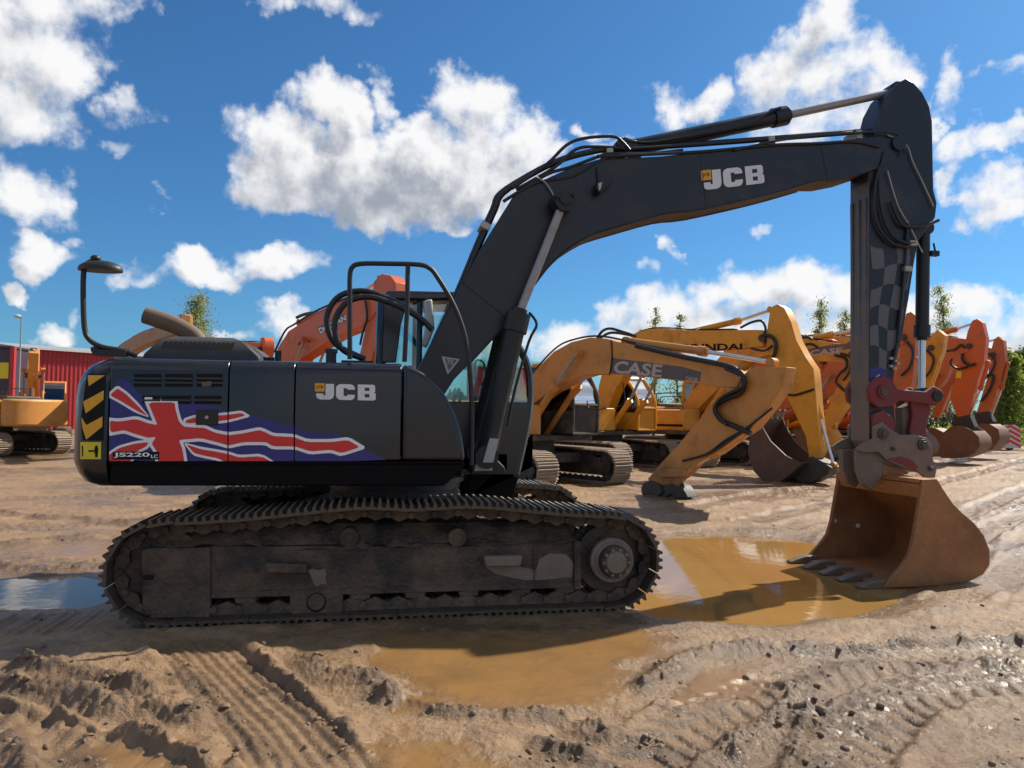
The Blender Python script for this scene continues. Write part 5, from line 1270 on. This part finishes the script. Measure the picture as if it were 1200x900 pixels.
parked('yellow excavator with its arm just right of the bright chrome rod', f5, m_hyun, dict(
  boom=lambda fr: [(.1, 1.7), fr.U(1000, 450, 0), fr.U(1030, 418, 0), fr.U(1060, 408, 0), fr.U(1094, 408, 0)], rams=lambda fr: [(.75, 1.25), fr.U(1000, 470, -.36), fr.U(1015, 440, -.36)],
  arm_ram=px((1040,400),(1072,396),(1100,390)), arm_outline=px((1092,392),(1100,387),(1107,393),(1104,412),(1094,440),(1080,480),(1072,500),(1066,496),(1070,465),(1080,430),(1088,405), q=-.17),
  bucket_ram=px((1100,425),(1090,455),(1078,490)), bucket=rel_bucket(5.0, 1.2, 30), m_bucket=m_bk_rust,
  hoses=[([(1085,410),(1094,420),(1090,435),(1080,445)], -.25, .04), ([(1064,440),(1070,425),(1076,432)], -.25, .03)]))
# --- the two orange ones at the far right end
f6 = machine_frame(1138, 27.0)
parked('bright orange excavator, second from the right end of the row, bucket on the mud', f6, m_oran, dict(
  boom=lambda fr: [(.1, 1.7), fr.U(1040, 450, 0), fr.U(1070, 412, 0), fr.U(1100, 404, 0), fr.U(1138, 406, 0)], bw=(.24, .40, .36, .28, .24), rams=lambda fr: [(.75, 1.25), fr.U(1045, 470, -.36), fr.U(1058, 435, -.36)],
  arm_ram=px((1090,395),(1120,386),(1146,377)), arm_outline=px((1139,376),(1145,373.5),(1151,378),(1155.5,397),(1153,421),(1147,439),(1140,465),(1133,490),(1124,494),(1117,478),(1113,466),(1120,439),(1128,421),(1130,405),(1134,388), q=-.17),
  bucket_ram=px((1158,425),(1149,456),(1133,496)), bucket=lambda fr: (fr.P([(1140,505),(1147,512),(1149,522),(1142,531),(1125,537),(1105,537),(1090,531),(1082,528)], -.58), fr.P([(1094,518),(1104,508),(1114,500),(1128,499)], -.58)), m_bucket=m_bk_rust, teeth=5,
  plates=[([(1116,490),(1136,486),(1142,500),(1136,510),(1118,504)], -.2, m_hitch_dk, .4), ([(1121,435),(1127,435),(1126,443),(1120,443)], -.18, m_yel2, .004)],
  hoses=[([(1104,412),(1118,410),(1126,404),(1130,408)], -.25, .04), ([(1116,420),(1114,426),(1122,432),(1134,430)], -.25, .04), ([(1128,414),(1128,422),(1136,428),(1143,426)], -.28, .05)]))
f7 = machine_frame(1166, 30.5)
parked('weathered orange excavator, last at the right end of the row', f7, m_oran2, dict(
  boom=lambda fr: [(.1, 1.7), fr.U(1085, 455, 0), fr.U(1110, 420, 0), fr.U(1138, 412, 0), fr.U(1166, 416, 0)], rams=lambda fr: [(.75, 1.25), fr.U(1085, 470, -.36), fr.U(1098, 440, -.36)],
  arm_ram=px((1130,408),(1150,402),(1171,397)), arm_outline=px((1165,397),(1171,395),(1176,399),(1178,424),(1170,452),(1162,477),(1152,492),(1143,488),(1150,465),(1158,440),(1160,415), q=-.17),
  bucket_ram=px((1181,426),(1174,456),(1159,494)), bucket=lambda fr: (fr.P([(1160,497),(1170,503),(1172,514),(1163,526),(1148,530),(1130,526),(1122,524)], -.58), fr.P([(1134,512),(1142,500),(1150,496)], -.58)), m_bucket=m_bk_rust, teeth=5,
  plates=[([(1142,484),(1158,482),(1164,494),(1156,502),(1144,498)], -.2, m_hitch_dk, .4)], hoses=[([(1158,414),(1166,424),(1160,438),(1152,446)], -.25, .04), ([(1152,440),(1164,440),(1160,456),(1150,470)], -.25, .05)]))
# --- more arms crowding between them
def simple(tipx, tipy, dep, label, m, bucket_x=5.2, lift=14):
    fr = machine_frame(tipx, dep)
    def boom(f): t = f.U(tipx, tipy, 0); return [(.1, 1.7), (1.3, t[1]*.72), (2.4, t[1]+.12), (4.2, t[1]+.18), t]
    def arm(f): t = f.U(tipx, tipy, 0); return [(t[0]+.25, t[1]+.75), t, (t[0]-.35, t[1]-1.2), (t[0]-.75, max(.9, t[1]-2.5))]
    def rams(f): t = f.U(tipx, tipy, 0); return [(.75, 1.25), (1.35, t[1]*.62), (1.95, t[1]*.86)]
    def ar(f): t = f.U(tipx, tipy, 0); return [(2.6, t[1]+.62), (4.6, t[1]+.66), (t[0]+.22, t[1]+.68)]
    def br(f): t = f.U(tipx, tipy, 0); return [(t[0]+.35, t[1]), (t[0]+.05, t[1]-1.0), (t[0]-.35, max(1.0, t[1]-2.2))]
    parked(label, fr, m, dict(boom=boom, arm=arm, rams=rams, arm_ram=ar, bucket_ram=br, bucket=rel_bucket(5.2, 1.25, 10), m_bucket=m_bk_rust))
simple(968, 424, 25.5, 'orange excavator half hidden between the yellow arm and the black arm', m_oran)
simple(1118, 424, 33, 'dull orange excavator with a low boom behind the bright orange arm', m_oran2)
simple(1038, 405, 30, 'yellow excavator with its boom crossing behind the black arm', m_cas2)
# --- behind the black machine's engine
f8 = machine_frame(443, 18.1)
parked('orange excavator whose boom and arm rise behind the black handrail', f8, m_oran, dict(
  boom_outline=px((318,470),(322,435),(325,409),(338,388),(360,374),(384,361),(432,341),(440,346),(442,362),(436,372),(423,383),(395,394),(372,408),(352,421),(345,450), q=-.2),
  rams=lambda fr: [(.6, 1.25), fr.U(345, 430, -.36), fr.U(356, 398, -.36)], arm_ram=px((352,378),(410,352),(447,327)),
  arm_outline=px((438,330),(447,321),(457,323),(463,331),(464,347),(454,360),(446,390),(437,413),(425,470),(408,500),(402,490),(412,455),(420,422),(427,390),(434,360), q=-.17),
  bucket_ram=px((462,345),(450,400),(428,470)), bucket=rel_bucket(5.3, 1.2, 15), m_bucket=m_bk_rust,
  hoses=[([(322,412),(334,388),(345,380),(375,362),(430,340)], -.2, .03), ([(428,352),(430,372),(425,390),(422,404)], -.25, .03), ([(350,404),(354,397),(362,400)], -.22, .02), ([(348,372),(358,368),(372,366)], 0, .05)],
  decals=[([(371,384),(404,367),(406,376),(375,392)], -.2, m_decal_grey)], text=[('DOOSAN', [(373,385),(405,369),(406,375),(376,391)], -.2, m_logo, 'boom')]), group='excavators behind the black machine')
f9 = machine_frame(216, 26)
parked('dusty tan excavator, only its boom tip showing over the black engine hood', f9, m_brown, dict(
  boom=lambda fr: [(.1, 1.7), fr.U(140, 425, 0), fr.U(160, 404, 0), fr.U(188, 392, 0), fr.U(216, 384, 0)], rams=lambda fr: [(.75, 1.25), fr.U(138, 445, -.36), fr.U(152, 415, -.36)], bw=(.24, .36, .32, .26, .2),
  arm_ram=px((168,392),(195,384),(216,374)), arm=lambda fr: [fr.U(216, 371, 0), fr.U(217, 384, 0), fr.U(206, 430, 0), fr.U(196, 480, 0)], bucket=rel_bucket(5.3, 1.2, 10), plates=[([(210,374),(214,368),(222,370),(223,386),(212,388)], -.2, m_hyun, .1)]), group='excavators behind the black machine')
f10 = machine_frame(312, 25)
parked('orange excavator with only the tip of its arm above the black engine doors', f10, m_oran, dict(
  boom=lambda fr: [(.1, 1.7), fr.U(240, 440, 0), fr.U(262, 418, 0), fr.U(288, 412, 0), fr.U(312, 410, 0)], rams=lambda fr: [(.75, 1.25), fr.U(240, 455, -.36), fr.U(252, 430, -.36)],
  arm_ram=px((270,412),(292,408),(311,401)), arm=lambda fr: [fr.U(313, 396, 0), fr.U(312, 410, 0), fr.U(304, 450, 0), fr.U(298, 490, 0)], aw=(.14, .3, .2, .13), bucket=rel_bucket(5.3, 1.2, 10)), group='excavators behind the black machine')
# --- far left, seen from its right side
o11 = at_pd(-8, 27.0); h11 = -RT0*.96+FH*.28
f11 = Frame((o11.x, o11.y), (h11.x, h11.y))
POSE = dict(boom=lambda fr: [(.1, 1.7), (.7, 2.9), (1.3, 3.6), (2.4, 3.85), (4.9, 3.0)], bw=(.24, .34, .42, .36, .2), rams=lambda fr: [(.75, 1.25), (1.0, 2.4), (1.35, 3.4)], arm_ram=lambda fr: [(2.1, 4.2), (3.6, 4.0), (5.1, 3.7)],
  arm=lambda fr: [(5.4, 3.9), (5.0, 3.0), (4.5, 2.0), (4.1, .9)], bucket_ram=lambda fr: [(5.3, 3.0), (4.9, 2.0), (4.5, 1.1)], bucket=rel_bucket(4.1, 1.25, 0), m_bucket=m_bk_rust)
e11 = parked('yellow excavator with CASE on its engine cover, cut by the left edge', f11, m_hyun, POSE, group='excavators left of the black machine', shoes=True, tone=m_case)
_cs = lettering('CASE', [(.3, 1.72), (1.15, 1.72), (1.15, 1.48), (.3, 1.48)], -1.262, m_logo, e11, 'lettering', .03); _cs.rotation_euler = (0, 0, math.pi)
for k in range(4): MB().box(-1.8, -1.45, 1.245, 1.262, 1.30+k*.13, 1.37+k*.13).build('vent_slot', m_gap, e11)
f12 = machine_frame(38, 29, 5.4, -FH*.84+RT0*.54)
parked('yellow excavator with its arm facing us in front of the red hall', f12, m_case, dict(POSE), group='excavators left of the black machine')

# ================================================================== yard surroundings
m_wall = paint('red_sheet', (.42, .028, .032), .5, dirt=(.2, .05, .045), amt=.2, scale=.6)
m_dkwall = paint('plum_grey_sheet', (.055, .035, .05), .5, dirt=(.09, .06, .07), amt=.2, scale=.6)
m_roof = paint('grey_roof', (.30, .31, .33), .5, dirt=(.22, .2, .19), amt=.2, scale=.5)
m_teal = paint('teal_roof', (.04, .22, .19), .5, dirt=(.1, .2, .18), amt=.2, scale=.5)
m_trim = paint('white_trim', (.6, .58, .56), .5, amt=.1)
def zpx(py, px_, dep): return (CAM+ray(px_, py)*(dep/ray(px_, py).dot(FH))).z
def hall(name, label, pxa, da, pxb, db, ztop, zroof, depth, m_w, m_r, rib=.35, parts=None):
    a, b = at_pd(pxa, da), at_pd(pxb, db); d = (b-a); L = d.length; d.normalize(); rz = math.atan2(d.y, d.x)
    root = tag(empty(name, a, rz), label, 'building')
    n = int(L/rib); pts = []
    for i in range(n): x = i*rib; pts += [(x, 0), (x+rib*.5, 0), (x+rib*.6, -.05), (x+rib*.9, -.05)]
    pts.append((L, 0)); pts += [(L, depth), (0, depth)]
    MB().zprism(pts, -.1, ztop).build('wall', m_w, root, smooth=0)
    MB().add([], []) if False else None
    r = MB(); r.xprism([(-.35, ztop), (-.35, ztop+.14), (depth/2, zroof), (depth+.35, ztop+.14), (depth+.35, ztop)], -.3, L+.3); r.build('roof', m_r, root)
    MB().box(-.3, L+.3, -.42, -.352, ztop-.02, ztop+.13).build('gutter', m_trim, root)
    if parts: parts(root, L)
    return root
zt_a = zpx(411, 90, 62)
def red_parts(root, L):
    MB().box(6, 6.15, -.10, -.055, 0, 2.6).box(8.85, 9, -.10, -.055, 0, 2.6).box(6, 9, -.10, -.055, 2.6, 2.75).build('door_frame', m_trim, root)
    for k in range(8): MB().box(6.16, 8.84, -.09, -.055, .05+k*.32, .35+k*.32).build('door_slat', m_wall, root)
    MB().box(0, L, -.09, -.055, zt_a-.75, zt_a-.62).build('eaves_trim', m_wall, root)
    MB().box(10.5, 10.9, -.2, -.055, zt_a-.55, zt_a-.42).build('wall_lamp', m_trim, root)
hall('red_hall', 'long red sheet metal hall with a pale grey roof at the left', 18, 60, 330, 80, zt_a, zt_a+1.0, 16, m_wall, m_roof, .35, red_parts)
zt_b = zpx(407, 8, 56)
a = at_pd(-160, 56); b = at_pd(12, 57); d = (b-a); L_ = d.length; rz = math.atan2(d.y, d.x)
blk = tag(empty('office_block', a, rz), 'plum grey flat-roofed block with a yellow band at the left edge', 'building')
MB().box(0, L_, 0, 2.9, -.1, zt_b).build('wall', m_dkwall, blk, bevel=.03); MB().box(-.1, L_+.1, -.1, 2.95, zt_b+.001, zt_b+.18).build('parapet', m_dkwall, blk, bevel=.02)
MB().box(.2, L_-.15, -.06, -.003, zpx(443, 5, 56), zpx(424, 5, 56)).build('yellow_band', m_yel2, blk)
for k in range(4): MB().box(.8+k*2.6, 2.3+k*2.6, -.05, -.003, 1.0, 2.2).build('window', m_glass2, blk)
MB().box(L_+.05, L_+.35, -.3, 0, 0, zt_b+.1).build('corner_post', m_wall, blk)
hall('green_roof_shed', 'distant shed with a teal green roof behind the tan boom', 560, 75, 690, 78, zpx(431, 625, 76), zpx(421, 625, 76), 6, m_wall, m_teal, .5)
# camera mast
p = at_pd(22, 50); zt1 = zpx(371, 20, 50)
mast = tag(empty('camera_mast', p), 'thin grey mast with a white security camera at the left edge', 'mast')
MB().cyl((0, 0, 0), (0, 0, zt1), .06, .045, n=10).build('pole', m_roof, mast, smooth=40)
MB().tube([(0, 0, zt1-.15), tuple(-RT0*.25+Vector((0, 0, zt1)))], .03, 6).build('bracket', m_roof, mast)
c = -RT0*.28+Vector((0, 0, zt1+.02)); MB().ell(c, .24, .16, .13, 12, 8).build('camera_head', m_trim, mast, smooth=60)

# trees
def leafy(m):
    nt = m.node_tree; N, L = nt.nodes, nt.links; b = N['Principled BSDF']; out = N['Material Output']
    t = N.new('ShaderNodeBsdfTranslucent'); a = N.new('ShaderNodeMixShader'); a.inputs[0].default_value = .6
    src = b.inputs['Base Color'].links[0].from_socket; g = N.new('ShaderNodeMix'); g.data_type = 'RGBA'; g.blend_type = 'MULTIPLY'; g.inputs['Factor'].default_value = 1
    L.new(src, g.inputs['A']); g.inputs['B'].default_value = (1.5, 1.6, .8, 1); L.new(g.outputs['Result'], t.inputs['Color'])
    L.new(b.outputs[0], a.inputs[1]); L.new(t.outputs[0], a.inputs[2]); L.new(a.outputs[0], out.inputs[0]); return m
m_leaf = [paint('birch_leaf', (.20, .215, .11), .5, dirt=(.25, .25, .14), amt=.6, scale=2, vary=.35), paint('willow_leaf', (.16, .19, .05), .5, dirt=(.18, .2, .07), amt=.6, scale=2, vary=.35), paint('dark_leaf', (.04, .062, .024), .6, dirt=(.06, .085, .03), amt=.5, scale=2, vary=.35)]
for _m in m_leaf: leafy(_m)
m_bark = paint('bark', (.10, .085, .07), .8, dirt=(.2, .19, .17), amt=.4, scale=4)
def tree(label, px_, dep, ytop, width, leaf, n=2600, name='tree', base=.18, droop=.35, size=.10, cat='tree', cone=.8):
    p = at_pd(px_, dep); H = zpx(ytop, px_, dep); rs = random.Random(int(px_*7+dep))
    t = tag(empty(name, p), label, cat)
    tr = MB(); lean = Vector((rs.uniform(-.04, .04), rs.uniform(-.04, .04), 1))
    sp = [lean*(H*.98*i/6)+Vector((rs.uniform(-.1, .1), rs.uniform(-.1, .1), 0))*(i > 0) for i in range(7)]
    tr.tube(sp, [.013*H*(1-i/6.6) for i in range(7)], 8)
    clumps = []
    nl = 20
    for i in range(nl):
        z = base+(1-base)*(i+.5)/nl*.98; k = int(z*6); o = sp[min(k, 5)].lerp(sp[min(k, 5)+1], z*6-k)
        R_ = width*(max(.30, (1-z)**cone)) if z > .35 else width*(.55+.45*z/.35)
        an = i*2.4+rs.uniform(-.5, .5); q = Vector((math.cos(an), math.sin(an), rs.uniform(.1, .8))).normalized()
        e = o+q*R_*rs.uniform(.65, 1.1); m_ = o.lerp(e, .5)+Vector((0, 0, .06*H*rs.uniform(0, 1)))
        tr.tube([o, m_, e], [.006*H, .004*H, .0015*H], 5)
        for f in (.35, .6, .8, 1.0): clumps.append((o.lerp(m_, f*2) if f < .5 else m_.lerp(e, f*2-1), (.12+.24*R_)*rs.uniform(.6, 1.3)))
    tr.build('trunk', m_bark, t, smooth=50)
    cr = MB(); vs = []; fs = []
    for i in range(int(n*1.5)):
        c, r = rs.choice(clumps); g = Vector((rs.gauss(0, 1), rs.gauss(0, 1), rs.gauss(0, 1)*.8))*r*1.0; c = c+g-Vector((0, 0, droop*abs(rs.gauss(0, 1))*r*2))
        u = Vector((rs.gauss(0, 1), rs.gauss(0, 1), rs.gauss(0, .7)-droop*2)).normalized(); v = u.orthogonal().normalized(); v.rotate(Matrix.Rotation(rs.random()*6.3, 3, u))
        s = size*rs.uniform(.6, 1.3); b_ = len(vs); vs += [c-u*s, c+v*s*.42, c+u*s, c-v*s*.42]; fs.append((b_, b_+1, b_+2, b_+3))
    cr.add(vs, fs); cr.build('crown', leaf, t, smooth=0, recalc=False); return t
tree('thin birch tree left of the pair above the tan boom', 766, 60, 362, .9, m_leaf[0], 1100)
tree('thin birch tree right of the pair above the tan boom', 792, 60, 364, 1.0, m_leaf[0], 1100)
tree('slender birch tree standing just left of the black arm', 954, 58, 350, 1.3, m_leaf[0], 1900)
tree('short birch top close against the left edge of the black arm', 986, 58, 362, 1.2, m_leaf[0], 1500)
tree('loose birch tree right of the black bucket cylinder', 1113, 62, 332, 1.6, m_leaf[0], 2600, droop=.7)
tree('faint birch tree seen between black arm and bucket cylinder', 1078, 64, 368, 1.2, m_leaf[0], 1300, droop=.6)
tree('green tree showing above the engine hood behind the exhaust', 224, 55, 346, 2.6, m_leaf[0], 3200, base=.4, cone=.6)
tree('bushy light green willow at the right end of the row', 1182, 50, 412, 1.5, m_leaf[1], 4200, base=.06, cone=.5, size=.14)
tree('dark dense tree at the right edge', 1212, 62, 410, 2.4, m_leaf[2], 6000, base=.04, cone=.4, size=.2)
tree('dark low tree behind the light green willow', 1192, 66, 424, 2.0, m_leaf[2], 5000, base=.04, cone=.4, size=.2)
for i, (x, d_, y_, w_) in enumerate(((1250, 64, 405, 2.6), (1300, 66, 400, 2.8))):
    tree(('dark tree just outside the right edge', 'farther dark tree outside the right edge')[i], x, d_, y_, w_, m_leaf[2], 4000, base=.04, cone=.4, size=.2)
# low scrub at the foot of the row's far end
def scrub():
    rs = random.Random(3); vs = []; fs = []
    for k in range(9000):
        x = rs.uniform(1090, 1330); dep = rs.uniform(46, 58); p = at_pd(x, dep); h_ = abs(rs.gauss(0, .45)); u = Vector((rs.gauss(0, 1), rs.gauss(0, 1), 1+rs.random())).normalized(); v = u.orthogonal().normalized(); v.rotate(Matrix.Rotation(rs.random()*6.3, 3, u))
        c = p+Vector((0, 0, h_)); s = .14*rs.uniform(.6, 1.4); b_ = len(vs); vs += [c-u*s, c+v*s*.3, c+u*s, c-v*s*.3]; fs.append((b_, b_+1, b_+2, b_+3))
    mb = MB(); mb.add(vs, fs); tag(mb.build('scrub', m_leaf[1], smooth=0, recalc=False), 'low green scrub and weeds along the far right yard edge', 'scrub', kind='stuff')
scrub()
def far_wood():
    rs = random.Random(11); vs = []; fs = []
    for k in range(30000):
        x = rs.uniform(430, 1420); dep = rs.uniform(92, 112); p = at_pd(x, dep)
        H = 2.2+2.2*float(.5+.5*math.sin(x*.021)*math.sin(x*.067+1)+.35*math.sin(x*.19)); h_ = H*(1-rs.random()**1.6)
        u = Vector((rs.gauss(0, 1), rs.gauss(0, 1), rs.gauss(0, 1))).normalized(); v = u.orthogonal().normalized()
        c = p+Vector((rs.gauss(0, .3), rs.gauss(0, .3), h_)); s_ = .42*rs.uniform(.6, 1.4); b_ = len(vs); vs += [c-u*s_, c+v*s_*.5, c+u*s_, c-v*s_*.5]; fs.append((b_, b_+1, b_+2, b_+3))
    mb = MB(); mb.add(vs, fs); tag(mb.build('far_wood', m_leaf[2], smooth=0, recalc=False), 'dark green belt of far trees behind the parked row', 'woodland', kind='stuff')
far_wood()
# chevron-backed trailer
p = at_pd(1183, 40); tb = tag(empty('trailer', p, math.atan2(-FH.x, FH.y)), 'small grey trailer with a red and white chevron tailboard at the right', 'trailer')
MB().box(-.85, .55, .1, 2.6, .5, 1.15).build('body', m_roof, tb, bevel=.04); MB().box(-1.0, -.86, .2, 1.4, .5, 1.3).build('side_box', m_lbl, tb, bevel=.04)
for x in (-.8, .5):
    for y in (.8, 1.7): MB().cyl((x-.1, y, .28), (x+.1, y, .28), .29, n=18).build('wheel', m_rubber, tb, smooth=40)
bd = MB().prism([(-.58, .12), (.58, .12), (.58, 1.15), (.30, 1.38), (-.30, 1.38), (-.58, 1.15)], -.02, .02).build('tailboard', m_trim, tb)
for k in range(4):
    z = .14+k*.27
    for s in (-1, 1):
        MB().prism([(s*.56, z), (s*.01, z+.30), (s*.01, z+.44), (s*.56, z+.14)], -.034, -.021).build('chevron', m_fred, tb)
